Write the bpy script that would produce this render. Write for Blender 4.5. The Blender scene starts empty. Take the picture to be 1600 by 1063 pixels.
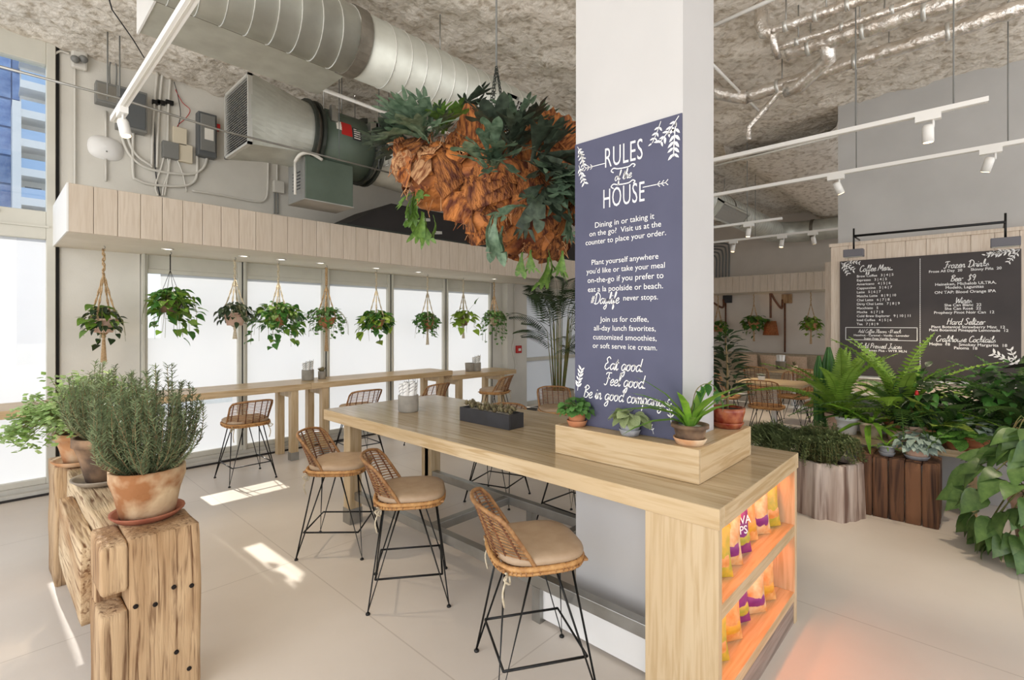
import bpy, bmesh, math, random
from mathutils import Vector, Matrix, Euler
R = random.Random(7)
C = bpy.context.scene.collection
scene = bpy.context.scene
PI = math.pi
def rad(a): return math.radians(a)

# ------------------------------------------------------------------ camera, world, sun, large lights, exposure
H, F, HX, HY = 1.72, 774.5, 800.0, 505.0
FW, RT = Vector((.729, .6845, 0)), Vector((.6845, -.729, 0))
cam = bpy.data.objects.new('camera', bpy.data.cameras.new('camera')); C.objects.link(cam)
cam.location = (0, 0, H); cam.rotation_euler = (rad(90), 0, -math.asin(.729))
cam.data.sensor_width = 36; cam.data.lens = F/1600*36; cam.data.shift_y = -26.5/1600
cam.data.clip_start = .05; cam.data.clip_end = 300
scene.camera = cam
vs = scene.view_settings
vs.view_transform = 'Standard'; vs.look = 'None'; vs.exposure = 0.42; vs.gamma = 1; vs.use_curve_mapping = False
w = bpy.data.worlds.new('sky'); scene.world = w; w.use_nodes = True
nt = w.node_tree; bg = nt.nodes['Background']
tc = nt.nodes.new('ShaderNodeTexCoord'); sx = nt.nodes.new('ShaderNodeSeparateXYZ'); rp = nt.nodes.new('ShaderNodeValToRGB')
rp.color_ramp.elements[0].position = .0; rp.color_ramp.elements[0].color = (.95, .97, 1, 1)
rp.color_ramp.elements[1].position = .7; rp.color_ramp.elements[1].color = (.45, .66, 1, 1)
nt.links.new(tc.outputs['Generated'], sx.inputs[0]); nt.links.new(sx.outputs['Z'], rp.inputs[0]); nt.links.new(rp.outputs[0], bg.inputs[0])
bg.inputs['Strength'].default_value = 1.0
def light(name, kind, loc, energy, color=(1, 1, 1), rot=None, aim=None, **kw):
    l = bpy.data.lights.new(name, kind); l.energy = energy; l.color = color
    for k, v in kw.items(): setattr(l, k, v)
    o = bpy.data.objects.new(name, l); C.objects.link(o); o.location = loc
    if aim is not None: o.rotation_euler = (Vector(aim)-Vector(loc)).to_track_quat('-Z', 'Y').to_euler()
    elif rot: o.rotation_euler = rot
    return o
SUN_DIR = Vector((.03, -1, -.55))
sun = light('sun', 'SUN', (-3, 14, 9), 6.5, (1, .94, .84), angle=rad(.6))
sun.rotation_euler = SUN_DIR.to_track_quat('-Z', 'Y').to_euler()
# soft fill lights added at the open, unseen sides behind the camera
light('fill_west', 'AREA', (-3.2, 1.0, 2.4), 165, (1, .97, .93), aim=(4, 1.5, 3.2), shape='RECTANGLE', size=8.0, size_y=4.0)
light('fill_south', 'AREA', (4.0, -5.0, 2.4), 95, (1, .965, .92), aim=(5, 3, 3.4), shape='RECTANGLE', size=12.0, size_y=4.0)

def at(px, py, x=None, y=None, z=None, d=None):
    """point of a pixel's sight line on a plane X=x, Y=y or Z=z (or at depth d)"""
    a, b = (px-HX)/F, (HY-py)/F
    v = FW + RT*a + Vector((0, 0, b))
    if x is not None: t = x/v.x
    elif y is not None: t = y/v.y
    elif z is not None: t = (z-H)/v.z
    else: t = d
    return Vector((0, 0, H)) + v*t

# ------------------------------------------------------------------ materials
def lin(c):
    if isinstance(c, str): c = [int(c[i:i+2], 16)/255 for i in (0, 2, 4)]
    return tuple((x/12.92 if x <= .04045 else ((x+.055)/1.055)**2.4) for x in c[:3]) + (1,)
def newmat(name):
    m = bpy.data.materials.new(name); m.use_nodes = True
    return m, m.node_tree, m.node_tree.nodes['Principled BSDF']
def mat(name, c1, c2=None, scale=6, rough=.6, metal=0, bump=0, bscale=None, stretch=(1, 1, 1), detail=4, lo=.35, hi=.65, spec=.5, vary=0, island=False, trans=0, coord='Object', emit=0):
    m, t, b = newmat(name); n, L = t.nodes, t.links
    b.inputs['Roughness'].default_value = rough; b.inputs['Metallic'].default_value = metal
    b.inputs['Specular IOR Level'].default_value = spec
    b.inputs['Base Color'].default_value = lin(c1)
    col = None
    if c2 or bump:
        tc = n.new('ShaderNodeTexCoord'); mp = n.new('ShaderNodeMapping'); mp.inputs['Scale'].default_value = stretch
        L.new(tc.outputs[coord], mp.inputs[0])
    if c2:
        nz = n.new('ShaderNodeTexNoise'); nz.inputs['Scale'].default_value = scale; nz.inputs['Detail'].default_value = detail
        L.new(mp.outputs[0], nz.inputs['Vector'])
        r = n.new('ShaderNodeValToRGB'); r.color_ramp.elements[0].color = lin(c1); r.color_ramp.elements[1].color = lin(c2)
        r.color_ramp.elements[0].position = lo; r.color_ramp.elements[1].position = hi
        L.new(nz.outputs['Fac'], r.inputs[0]); col = r.outputs[0]
    if vary:
        hs = n.new('ShaderNodeHueSaturation')
        if island: src = n.new('ShaderNodeNewGeometry').outputs['Random Per Island']
        else: src = n.new('ShaderNodeObjectInfo').outputs['Random']
        mr = n.new('ShaderNodeMapRange'); mr.inputs['To Min'].default_value = 1-vary; mr.inputs['To Max'].default_value = 1+vary
        L.new(src, mr.inputs[0]); L.new(mr.outputs[0], hs.inputs['Value'])
        if col: L.new(col, hs.inputs['Color'])
        else: hs.inputs['Color'].default_value = lin(c1)
        col = hs.outputs[0]
    if col: L.new(col, b.inputs['Base Color'])
    if bump:
        nb = n.new('ShaderNodeTexNoise'); nb.inputs['Scale'].default_value = bscale or scale*4; nb.inputs['Detail'].default_value = 5
        L.new(mp.outputs[0], nb.inputs['Vector'])
        bp = n.new('ShaderNodeBump'); bp.inputs['Strength'].default_value = bump; bp.inputs['Distance'].default_value = .02
        L.new(nb.outputs['Fac'], bp.inputs['Height']); L.new(bp.outputs[0], b.inputs['Normal'])
    if trans:
        tr = n.new('ShaderNodeBsdfTranslucent'); mx = n.new('ShaderNodeMixShader'); mx.inputs[0].default_value = trans
        if col: L.new(col, tr.inputs[0])
        else: tr.inputs[0].default_value = lin(c1)
        L.new(b.outputs[0], mx.inputs[1]); L.new(tr.outputs[0], mx.inputs[2]); L.new(mx.outputs[0], n['Material Output'].inputs[0])
    if emit:
        b.inputs['Emission Color'].default_value = lin(c1); b.inputs['Emission Strength'].default_value = emit
    return m
def woodmat(name, c1, c2, c3, axis=1, rough=.45, fine=40, bump=.08, vary=.07, lo=.36, hi=.56, big=2.2):
    """wood with grain running along one local axis, tone varied from piece to piece"""
    m, t, b = newmat(name); n, L = t.nodes, t.links
    b.inputs['Roughness'].default_value = rough
    tc = n.new('ShaderNodeTexCoord'); oi = n.new('ShaderNodeObjectInfo')
    ad = n.new('ShaderNodeVectorMath'); ad.operation = 'ADD'; sc = n.new('ShaderNodeVectorMath'); sc.operation = 'SCALE'
    cb = n.new('ShaderNodeCombineXYZ')
    for k in range(3): L.new(oi.outputs['Random'], cb.inputs[k])
    sc.inputs['Scale'].default_value = 13; L.new(cb.outputs[0], sc.inputs[0])
    L.new(tc.outputs['Object'], ad.inputs[0]); L.new(sc.outputs[0], ad.inputs[1])
    def nz(s, st, det):
        mp = n.new('ShaderNodeMapping'); v = [1, 1, 1]; v[axis] = st; mp.inputs['Scale'].default_value = v
        x = n.new('ShaderNodeTexNoise'); x.inputs['Scale'].default_value = s; x.inputs['Detail'].default_value = det
        x.inputs['Distortion'].default_value = .6
        L.new(ad.outputs[0], mp.inputs[0]); L.new(mp.outputs[0], x.inputs['Vector']); return x.outputs['Fac']
    a, g = nz(big, .25, 3), nz(fine, .06, 4)
    r = n.new('ShaderNodeValToRGB'); e = r.color_ramp.elements
    e[0].color = lin(c1); e[0].position = .32; e[1].color = lin(c2); e[1].position = .62
    L.new(a, r.inputs[0])
    r2 = n.new('ShaderNodeValToRGB'); r2.color_ramp.elements[0].position = lo; r2.color_ramp.elements[1].position = hi
    L.new(g, r2.inputs[0])
    mx = n.new('ShaderNodeMix'); mx.data_type = 'RGBA'; mx.inputs[6].default_value = lin(c3)
    L.new(r2.outputs[0], mx.inputs[0]); L.new(r.outputs[0], mx.inputs[7])
    hs = n.new('ShaderNodeHueSaturation'); mr = n.new('ShaderNodeMapRange'); mr.inputs['To Min'].default_value = 1-vary; mr.inputs['To Max'].default_value = 1+vary
    L.new(oi.outputs['Random'], mr.inputs[0]); L.new(mr.outputs[0], hs.inputs['Value']); L.new(mx.outputs[2], hs.inputs['Color'])
    L.new(hs.outputs[0], b.inputs['Base Color'])
    bp = n.new('ShaderNodeBump'); bp.inputs['Strength'].default_value = bump; bp.inputs['Distance'].default_value = .01
    L.new(g, bp.inputs['Height']); L.new(bp.outputs[0], b.inputs['Normal'])
    return m
MT = dict(
 wall=mat('painted wall', 'd9d5cb', 'd2cec4', 3, .8, bump=.05, bscale=60),
 wallgrey=mat('grey painted wall', 'bdbbb8', 'b5b3b0', 2, .75, bump=.04, bscale=50),
 white=mat('white paint', 'e8e6e2', None, rough=.6), trackwhite=mat('white enamel', 'efede8', None, rough=.4),
 alu=mat('painted aluminium', 'cfccc0', 'c8c5b9', 4, .45), alud=mat('black gasket and gap', '1c1a18', None, rough=.8),
 sill=mat('metal sill', 'c6c3ba', 'bab7ae', 5, .4),
 plank=woodmat('whitewashed plank', 'c9baa8', 'd0c2b1', 'c3b3a0', 2, .6, 60, .04, .02),
 soffit=mat('soffit board', 'e2d8c8', 'd9cfbe', 3, .65),
 clad=woodmat('pale cladding', 'dccbb9', 'e2d3c2', 'd3c0ac', 2, .6, 60, .04, .03),
 oak=woodmat('blond oak', 'c4aa82', 'd2bb97', 'bb9e74', 1, .38, 45, .05, .06),
 oakx=woodmat('blond oak across', 'c2a57c', 'd0b68f', 'b8996d', 0, .38, 45, .05, .05),
 oakz=woodmat('blond oak upright', 'c2a882', 'cdb794', 'b99e76', 2, .42, 45, .05, .05),
 oaktop=woodmat('sealed oak top', 'b09b79', 'bfab8b', 'a8916d', 1, .2, 34, .02, .07),
 oaktopx=woodmat('sealed oak top across', 'b08c60', 'c6a678', '93714a', 0, .2, 38, .03, .09),
 beam=woodmat('weathered beam', '9c774f', 'd0b996', '6f4c2e', 1, .85, 62, .7, .05, .30, .50, big=5),
 beamz=woodmat('weathered post', '94704a', 'c4a57f', '664529', 2, .85, 58, .7, .05, .30, .50, big=5),
 crate=woodmat('dark sleeper wood', '5c3d2a', '7d573c', '39241a', 2, .85, 22, .5, .14),
 stump=woodmat('grey weathered log', '9d8577', 'c3b3a6', '6b5347', 2, .85, 16, .6, .08, big=5),
 rattan=mat('rattan', 'ab7f50', '855a34', 30, .5, bump=.3, bscale=120), rattandk=mat('dark rattan', '7a4a2a', '573220', 25, .5, bump=.2, bscale=90),
 rattanlt=mat('light rattan', 'c9995f', 'b07d47', 30, .5, bump=.3, bscale=120),
 leather=mat('taupe leather', 'b49b7f', 'a98f73', 12, .5, bump=.1, bscale=220), black=mat('black metal', '161514', None, rough=.4, metal=.3),
 blackp=mat('black paint', '2b2a2c', '353437', 9, .55), rope=mat('jute rope', 'c7a982', 'a98a62', 60, .9, bump=.4, bscale=200),
 ropew=mat('cotton rope', 'd8ccb4', 'c2b396', 60, .9, bump=.4, bscale=200),
 terra=mat('terracotta', 'b5714b', 'c98f68', 7, .8, bump=.1), terraold=mat('limed terracotta', 'c08a5e', 'dcc3a2', 5, .85, bump=.2, lo=.4, hi=.6),
 terradk=mat('mossy clay', '4e3d30', '9a7a5c', 7, .85, bump=.2), claygrey=mat('grey clay', '8f8374', 'a89b88', 9, .85, bump=.15),
 glazered=mat('red crackle glaze', '7d2a1a', 'b8714c', 14, .25), cream=mat('cream glazed pot', 'd6c3a8', 'c0a684', 8, .6),
 pinkpot=mat('pale pink clay', 'c9a38d', 'dcbfae', 8, .8), greypot=mat('grey stone pot', '8d8e92', 'a5a6a9', 20, .7), conc=mat('concrete', '8d877d', 'a39c90', 8, .85, bump=.15),
 soil=mat('potting soil', '2e2119', '5a4636', 60, .95, bump=.8, bscale=90), pebble=mat('pale pebbles', 'b9b2a4', 'd6d1c6', 70, .9, bump=.8, bscale=90),
 galv=mat('galvanised steel', 'c9cac0', 'b9b9af', 5, .5, .55, bump=.02), galvd=mat('duct seam', '6d675c', '837c70', 9, .6, .4), galvl=mat('bright seam', 'dad9d3', None, rough=.35, metal=.6),
 foil=mat('crinkled foil', 'f4f0ea', 'd6ccc0', 12, .24, .8, bump=.9, bscale=22), green=mat('fan green', '4d5a4c', '566356', 4, .5), fandark=mat('dark steel', '3b3f39', None, rough=.5, metal=.5),
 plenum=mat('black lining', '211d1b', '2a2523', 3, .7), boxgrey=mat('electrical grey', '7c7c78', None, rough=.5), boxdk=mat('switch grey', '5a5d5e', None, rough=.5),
 beige=mat('beige plastic', 'd8cdb6', None, rough=.5), conduit=mat('painted conduit', 'd3cfc5', None, rough=.5), steel=mat('brushed steel', 'a9a8a4', '98968f', 5, .35, .8),
 red=mat('red plastic', 'b81f1c', None, rough=.4), label=mat('paper label', 'e8e4da', None, rough=.7),
 slate=mat('chalkboard blue', '52536a', '4c4d63', 3, .65), slatek=mat('chalkboard brown', '3b3534', '423b3a', 3, .65), chalk=mat('chalk white', 'f3f1ee', None, rough=.8),
 lampgrey=mat('lamp grey', '66646a', None, rough=.5), bulb=mat('lamp glow', 'ffd9a0', None, emit=5), downlight=mat('downlight glow', 'fff1dc', None, emit=4),
 fabric=mat('linen', 'b9a88f', 'a5947c', 40, .9), pillow=mat('pale cushion', 'd3b79d', 'c4a78c', 30, .9), napkin=mat('printed paper', 'f0eee9', None, rough=.8), ink=mat('dark stripe', '46474b', None, rough=.8),
 tin=mat('tin bucket', 'b9bcc0', None, rough=.3, metal=.8), lampshade=mat('woven shade', 'b0764a', '94603a', 30, .8, trans=.35),
)
def leafmat(name, c1, c2=None, scale=8, vary=.22, rough=.42, trans=.3, island=False): return mat(name, c1, c2, scale, rough, vary=vary, trans=trans, island=island)
LF = dict(
 pothos=leafmat('pothos leaf', '4f7a26', '7d9a3a', 9), deep=leafmat('deep green leaf', '3a6b2c', '4f8238', 8), lime=leafmat('lime leaf', '86a83a', 'a3bf4e', 8),
 small=leafmat('small green leaf', '4d7a3a', '6b9650', 9), dark=leafmat('dark leaf', '25361f', '35492a', 6), fern=leafmat('fern frond', '64882c', '8cab46', 6), ferndk=leafmat('dark fern', '3c5a2a', '557636', 6),
 dracaena=leafmat('strap leaf', '5f8f2a', '86b03c', 5), rosemary=leafmat('rosemary needle', '566344', '8b9870', 9, .35, .6, .2, True), rosestem=mat('rosemary stem', '6e5a3c', '8a7650', 30, .9),
 parsley=leafmat('herb leaf', '86a652', 'c0d79a', 9, .3, .5, .35, True), succ=leafmat('succulent', '6f7f58', '8f6d58', 20, .3, .5, .1), succ2=leafmat('red succulent', '8a5d4e', '7c8a5e', 15, .3, .5, .1),
 stag=leafmat('staghorn frond', '4b624b', '768c72', 7, .25, .5, .15), stagdk=leafmat('dark staghorn', '2c362b', '4d5a49', 7, .25, .5, .1), stagg=leafmat('fresh staghorn', '567a34', '7da04a', 7, .25, .5, .25),
 shield=mat('brown shield frond', '5e2a12', 'c47a3c', 7, .7, bump=1.0, bscale=20, stretch=(1, .3, 1), vary=.3, lo=.38, hi=.62), shield2=mat('pale shield frond', '8a4e28', 'd9a574', 9, .8, bump=1.0, bscale=20, stretch=(1, .3, 1), vary=.25, lo=.38, hi=.62),
 silver=leafmat('silver leaf', '7f9487', 'aebdb0', 14, .2, .5, .15), mara=leafmat('patterned leaf', '3f7a34', '8fbd5a', 26, .15), philo=leafmat('philodendron leaf', '4a6836', '688648', 3, .22, .35, .2),
 purple=leafmat('black leaf', '2a2528', '3c3437', 4, .15, .3, .05), vari=leafmat('variegated leaf', '4f7d2c', 'b3c25e', 12, .15), palm=leafmat('palm frond', '26351f', '3d5232', 6, .25), stem=mat('green stem', '5c6b34', '7a6a40', 20, .8),
 greyg=leafmat('grey green leaf', '8b9a68', 'a5b283', 14, .2), bush=leafmat('bush leaf', '56633c', '828f60', 9, .35, .6, .2, True),
)

# ------------------------------------------------------------------ mesh builder
class MB:
    def __init__(s): s.v, s.f, s.sm = [], [], []
    def add(s, vs, fs, smooth=False):
        o = len(s.v); s.v += [tuple(x) for x in vs]; s.f += [[i+o for i in f] for f in fs]; s.sm += [smooth]*len(fs); return s
    def box(s, a, b):
        (x0, y0, z0), (x1, y1, z1) = a, b
        if x0 > x1: x0, x1 = x1, x0
        if y0 > y1: y0, y1 = y1, y0
        if z0 > z1: z0, z1 = z1, z0
        return s.add([(x0, y0, z0), (x1, y0, z0), (x1, y1, z0), (x0, y1, z0), (x0, y0, z1), (x1, y0, z1), (x1, y1, z1), (x0, y1, z1)],
              [(0, 3, 2, 1), (4, 5, 6, 7), (0, 1, 5, 4), (1, 2, 6, 5), (2, 3, 7, 6), (3, 0, 4, 7)])
    def hexa(s, p): return s.add(p, [(0, 3, 2, 1), (4, 5, 6, 7), (0, 1, 5, 4), (1, 2, 6, 5), (2, 3, 7, 6), (3, 0, 4, 7)])
    def tube(s, pts, r, n=6, cap=True, closed=False):
        pts = [Vector(p) for p in pts]; m = len(pts); rr = r if isinstance(r, (list, tuple)) else [r]*m
        vs, fs = [], []; prev = None
        for i, p in enumerate(pts):
            if closed: t = pts[(i+1) % m]-pts[i-1]
            else: t = pts[min(i+1, m-1)]-pts[max(i-1, 0)]
            if t.length < 1e-9: t = Vector((0, 0, 1))
            t.normalize()
            if prev is None:
                u = t.cross(Vector((0, 0, 1)))
                if u.length < .01: u = t.cross(Vector((1, 0, 0)))
            else: u = prev - t*prev.dot(t)
            u.normalize(); prev = u; w_ = t.cross(u)
            for k in range(n):
                a = 2*PI*k/n; vs.append(p+(u*math.cos(a)+w_*math.sin(a))*rr[i])
        rng = m if closed else m-1
        for i in range(rng):
            j = (i+1) % m
            for k in range(n): fs.append((i*n+k, i*n+(k+1) % n, j*n+(k+1) % n, j*n+k))
        if cap and not closed: fs.append(tuple(range(n))[::-1]); fs.append(tuple((m-1)*n+k for k in range(n)))
        return s.add(vs, fs, n > 4)
    def lathe(s, prof, c=(0, 0, 0), n=20, jit=0, rnd=None):
        vs, fs = [], []; m = len(prof)
        for r, z in prof:
            for k in range(n):
                a = 2*PI*k/n; q = r*(1+(rnd.uniform(-jit, jit) if jit else 0)); vs.append((c[0]+q*math.cos(a), c[1]+q*math.sin(a), c[2]+z))
        for i in range(m-1):
            for k in range(n): fs.append((i*n+k, i*n+(k+1) % n, (i+1)*n+(k+1) % n, (i+1)*n+k))
        fs.append(tuple(range(n))[::-1]); fs.append(tuple((m-1)*n+k for k in range(n)))
        return s.add(vs, fs, True)
    def grid(s, P, smooth=True):
        nu, nv = len(P), len(P[0]); vs = [p for row in P for p in row]
        return s.add(vs, [(i*nv+j, (i+1)*nv+j, (i+1)*nv+j+1, i*nv+j+1) for i in range(nu-1) for j in range(nv-1)], smooth)
    def mesh(s, name):
        me = bpy.data.meshes.new(name); me.from_pydata(s.v, [], s.f); me.polygons.foreach_set('use_smooth', s.sm); me.update(); return me
    def build(s, name, m=None, parent=None, loc=None, kind=None):
        return obj(name, s.mesh(name), m, parent, loc, kind)
def obj(name, me, m=None, parent=None, loc=None, kind=None):
    if m is not None and not me.materials: me.materials.append(m)
    o = bpy.data.objects.new(name, me); C.objects.link(o)
    if parent is not None: o.parent = parent
    if loc is not None: o.location = loc
    if kind: o['kind'] = kind
    return o
def bev(o, wd=.004, seg=2):
    md = o.modifiers.new('soft_edges', 'BEVEL'); md.width = wd; md.segments = seg; md.limit_method = 'ANGLE'; md.angle_limit = rad(40); return o
def thing(name, label, cat, loc=(0, 0, 0), rotz=0, group=None):
    o = bpy.data.objects.new(name, None); C.objects.link(o); o.empty_display_size = .1
    o.location = loc; o.rotation_euler = (0, 0, rotz); o['label'] = label; o['category'] = cat
    if group: o['group'] = group
    return o
def tag(o, label, cat, group=None):
    o['label'] = label; o['category'] = cat
    if group: o['group'] = group
    return o
def dup(root, loc, rotz, label, group=None):
    ch = {}
    for o in ALLCH.get(root.name, None) or collect(root): ch.setdefault(o.parent.name, []).append(o)
    def cp(o, par):
        c = o.copy(); C.objects.link(c)
        if par is not None: c.parent = par
        for k in ch.get(o.name, []): cp(k, c)
        return c
    r = cp(root, None); r.location = loc; r.rotation_euler = (0, 0, rotz); r['label'] = label
    if group: r['group'] = group
    return r
ALLCH = {}
def collect(root):
    out, todo = [], [root]
    while todo:
        p = todo.pop()
        for k in p.children: out.append(k); todo.append(k)
    ALLCH[root.name] = out
    return out
def struct(name, mb, m, parent=None): return mb.build(name, m, parent, kind='structure')
def catmull(P, n=6, closed=False):
    P = [Vector(p) for p in P]; out = []; m = len(P)
    for i in range(m if closed else m-1):
        g = (lambda k: P[k % m]) if closed else (lambda k: P[max(0, min(m-1, k))])
        a, b, c, d = g(i-1), g(i), g(i+1), g(i+2)
        for k in range(n):
            t = k/n; out.append(.5*((2*b)+(c-a)*t+(2*a-5*b+4*c-d)*t*t+(3*b-a-3*c+d)*t**3))
    if not closed: out.append(P[-1])
    return out
# leaf outlines: (t along the leaf, half width), bent along its length and folded at the midrib; local +Y is the tip direction
def leafmesh(name, prof, L=1, W=1, bend=.3, fold=.25, m=None, wav=0):
    P = []
    for i, (t, h) in enumerate(prof):
        y, z = L*t*(1-.12*bend*t), -bend*L*t*t; hw = max(h*W, .002); wz = wav*math.sin(i*2.3)
        P.append([(-hw, y, z+fold*hw+wz), (0, y, z), (hw, y, z+fold*hw-wz)])
    me = MB().grid(P).mesh(name); me.materials.append(m); return me
HEART = [(0, .02), (-.08, .22), (.02, .40), (.2, .46), (.45, .38), (.7, .22), (.88, .08), (1, .0)]
OVATE = [(0, .01), (.1, .16), (.3, .3), (.55, .3), (.8, .16), (1, 0)]
LANCE = [(0, .015), (.15, .07), (.4, .1), (.7, .075), (1, 0)]
ROUND = [(0, .03), (.12, .3), (.35, .46), (.6, .46), (.85, .28), (1, .02)]
STRAP = [(0, .03), (.2, .06), (.45, .075), (.7, .06), (.9, .03), (1, 0)]
def put_leaf(root, me, p, direction, size, roll=0, name='leaf'):
    o = bpy.data.objects.new(name, me); C.objects.link(o); o.parent = root; o.location = p
    q = Vector(direction).to_track_quat('Y', 'Z')
    o.rotation_mode = 'QUATERNION'
    from mathutils import Quaternion
    o.rotation_quaternion = q @ Quaternion((0, 1, 0), roll); o.scale = (size, size, size); return o
def bush(root, c, rx, rz, n, meshes, size, droop=.3, up=.0, rnd=R, low=-.6, ry=None, name='leaf'):
    """n leaves around an ellipsoid, tips outwards and a little down"""
    for i in range(n):
        zz = rnd.uniform(low, 1); a = rnd.uniform(0, 2*PI); q = math.sqrt(max(0, 1-zz*zz)); k = rnd.uniform(.55, 1)
        p = Vector((c[0]+rx*q*k*math.cos(a), c[1]+(ry or rx)*q*k*math.sin(a), c[2]+rz*zz*k))
        d = Vector((math.cos(a)*(q+.3), math.sin(a)*(q+.3), zz*.5-droop+up+rnd.uniform(-.3, .3)))
        put_leaf(root, rnd.choice(meshes), p, d, size*rnd.uniform(.7, 1.2), rnd.uniform(-.5, .5), name)
def pot(root, c, rt, rb, h, m, rim=0.012, saucer=None, sm=None, soil=True, soilm=None, name='pot'):
    x, y, z = c
    if saucer:
        MB().lathe([(saucer*.8, 0), (saucer, .028), (saucer, .034), (saucer*.9, .03), (saucer*.78, .012)], (x, y, z), 24).build('saucer', sm or m, root); z += .013
    pr = [(rb, 0), (rb+(rt-rb)*.5, h*.5), (rt-(.006 if rim else 0), h*.8)]
    if rim: pr += [(rt+rim*.5, h*.81), (rt+rim*.5, h)]
    else: pr += [(rt, h)]
    pr += [(rt-.014, h), (rt-.02, h*.86)]
    o = MB().lathe(pr, (x, y, z), 24).build(name, m, root)
    if soil: MB().lathe([(rt-.022, h*.8), (rt-.021, h*.88), (.01, h*.9)], (x, y, z), 16).build('soil', soilm or MT['soil'], root)
    return z+h*.9
def textmesh(body, size, align='CENTER', shear=0, offset=0, spacing=1, wd=1):
    cu = bpy.data.curves.new('lettering', 'FONT'); cu.body = body; cu.size = size; cu.align_x = align; cu.shear = shear; cu.offset = offset*size; cu.space_character = spacing; cu.resolution_u = 3
    o = bpy.data.objects.new('lettering', cu); C.objects.link(o); dg = bpy.context.evaluated_depsgraph_get(); dg.update()
    me = bpy.data.meshes.new_from_object(o.evaluated_get(dg)); bpy.data.objects.remove(o); bpy.data.curves.remove(cu)
    if wd != 1: me.transform(Matrix.Diagonal((wd, 1, 1, 1)))
    return me
def facing(x, y, z, nx):
    """matrix of a print on a plane facing -X (nx=-1): reads towards -Y, up is Z"""
    return Matrix(((0, 0, nx, x), (nx, 0, 0, y), (0, 1, 0, z), (0, 0, 0, 1)))
# ------------------------------------------------------------------ the setting
def glassmat():
    m, t, b = newmat('clear glass'); n, L = t.nodes, t.links
    g = n.new('ShaderNodeBsdfGlossy'); g.inputs['Roughness'].default_value = .02; tr = n.new('ShaderNodeBsdfTransparent'); tr.inputs[0].default_value = (.93, .96, .97, 1)
    mx = n.new('ShaderNodeMixShader'); mx.inputs[0].default_value = .07
    L.new(tr.outputs[0], mx.inputs[1]); L.new(g.outputs[0], mx.inputs[2]); L.new(mx.outputs[0], n['Material Output'].inputs[0]); return m
def frostmat():
    m, t, b = newmat('frosted film'); n, L = t.nodes, t.links
    d = n.new('ShaderNodeBsdfDiffuse'); d.inputs[0].default_value = (.8, .82, .84, 1); tr = n.new('ShaderNodeBsdfTranslucent'); tr.inputs[0].default_value = (.42, .43, .445, 1)
    mx = n.new('ShaderNodeMixShader'); mx.inputs[0].default_value = .5
    L.new(d.outputs[0], mx.inputs[1]); L.new(tr.outputs[0], mx.inputs[2]); L.new(mx.outputs[0], n['Material Output'].inputs[0]); return m
GLASS, FROST = glassmat(), frostmat()
def thinfilm():
    m = FROST.copy(); m.name = 'sun passing thin film'; n, L = m.node_tree.nodes, m.node_tree.links; o = n['Material Output']; src = o.inputs[0].links[0].from_socket
    tr = n.new('ShaderNodeBsdfTransparent'); mx = n.new('ShaderNodeMixShader'); mx.inputs[0].default_value = .18; L.new(src, mx.inputs[1]); L.new(tr.outputs[0], mx.inputs[2]); L.new(mx.outputs[0], o.inputs[0]); return m
THIN = thinfilm()
CZ, WY = 4.57, 6.9
def floormat():
    m = mat('polished micro cement', 'd0c4b6', 'dfd5c9', .9, .38, bump=.03, bscale=30, detail=6, lo=.3, hi=.7)
    t = m.node_tree; n, L = t.nodes, t.links; b = n['Principled BSDF']
    tc = n.new('ShaderNodeTexCoord'); mp = n.new('ShaderNodeMapping'); mp.inputs['Rotation'].default_value = (0, 0, rad(0)); mp.inputs['Location'].default_value = (.35, .2, 0)
    br = n.new('ShaderNodeTexBrick'); br.inputs['Scale'].default_value = 1; br.inputs['Brick Width'].default_value = 1.9; br.inputs['Row Height'].default_value = 1.9
    br.offset = 0; br.inputs['Mortar Size'].default_value = .004; br.inputs['Color1'].default_value = br.inputs['Color2'].default_value = (1, 1, 1, 1); br.inputs['Mortar'].default_value = (.8, .78, .76, 1)
    L.new(tc.outputs['Object'], mp.inputs[0]); L.new(mp.outputs[0], br.inputs[0])
    mx = n.new('ShaderNodeMix'); mx.data_type = 'RGBA'; mx.blend_type = 'MULTIPLY'; mx.inputs[0].default_value = 1
    src = b.inputs['Base Color'].links[0].from_socket
    L.new(src, mx.inputs[6]); L.new(br.outputs[0], mx.inputs[7]); L.new(mx.outputs[2], b.inputs['Base Color']); return m
struct('floor', MB().box((-3.4, -5.2, -.1), (14.6, 7.0, 0)), floormat())
foam = mat('spray foam', 'b1a38f', 'ece4d8', 13, .95, bump=.7, bscale=18, detail=8, lo=.28, hi=.52)
foam.node_tree.nodes['Bump'].inputs['Distance'].default_value = .035
from mathutils import noise
def foamz(x, y): return .05*noise.noise((x*2.3, y*2.3, 0))+.05*noise.noise((x*7, y*7, 3))+.03*noise.noise((x*17, y*17, 6))
P = [[(x*.09-3.4, y*.09-5.2, CZ+foamz(x*.09, y*.09)) for y in range(136)] for x in range(201)]
ce = struct('ceiling', MB().grid(P), foam)
P = [[(8+i*.1, yy+.04*noise.noise((i*.6, yy*9, 1)), zz+foamz(i*.2, yy*3)) for yy, zz in ((2.95, 4.65), (2.9, 4.36), (2.6, 4.27), (2.1, 4.25), (1.6, 4.28), (1.4, 4.4), (1.35, 4.65))] for i in range(66)]
struct('ceiling_beam', MB().grid(P), foam)
struct('wall_left', MB().box((.53, WY, 2.5), (14.6, WY+.2, CZ+.1)).box((.53, WY, 0), (1.205, WY+.2, 2.5)), MT['wall'])
struct('wall_back', MB().box((14.4, -2, 0), (14.6, 7.0, CZ+.1)), mat('dining wall', 'd8cec2', 'd3c9bd', 3, .8))
struct('wall_right', MB().box((7.65, -3.2, 0), (7.95, 1.33, CZ+.1)), MT['wallgrey'])
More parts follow.
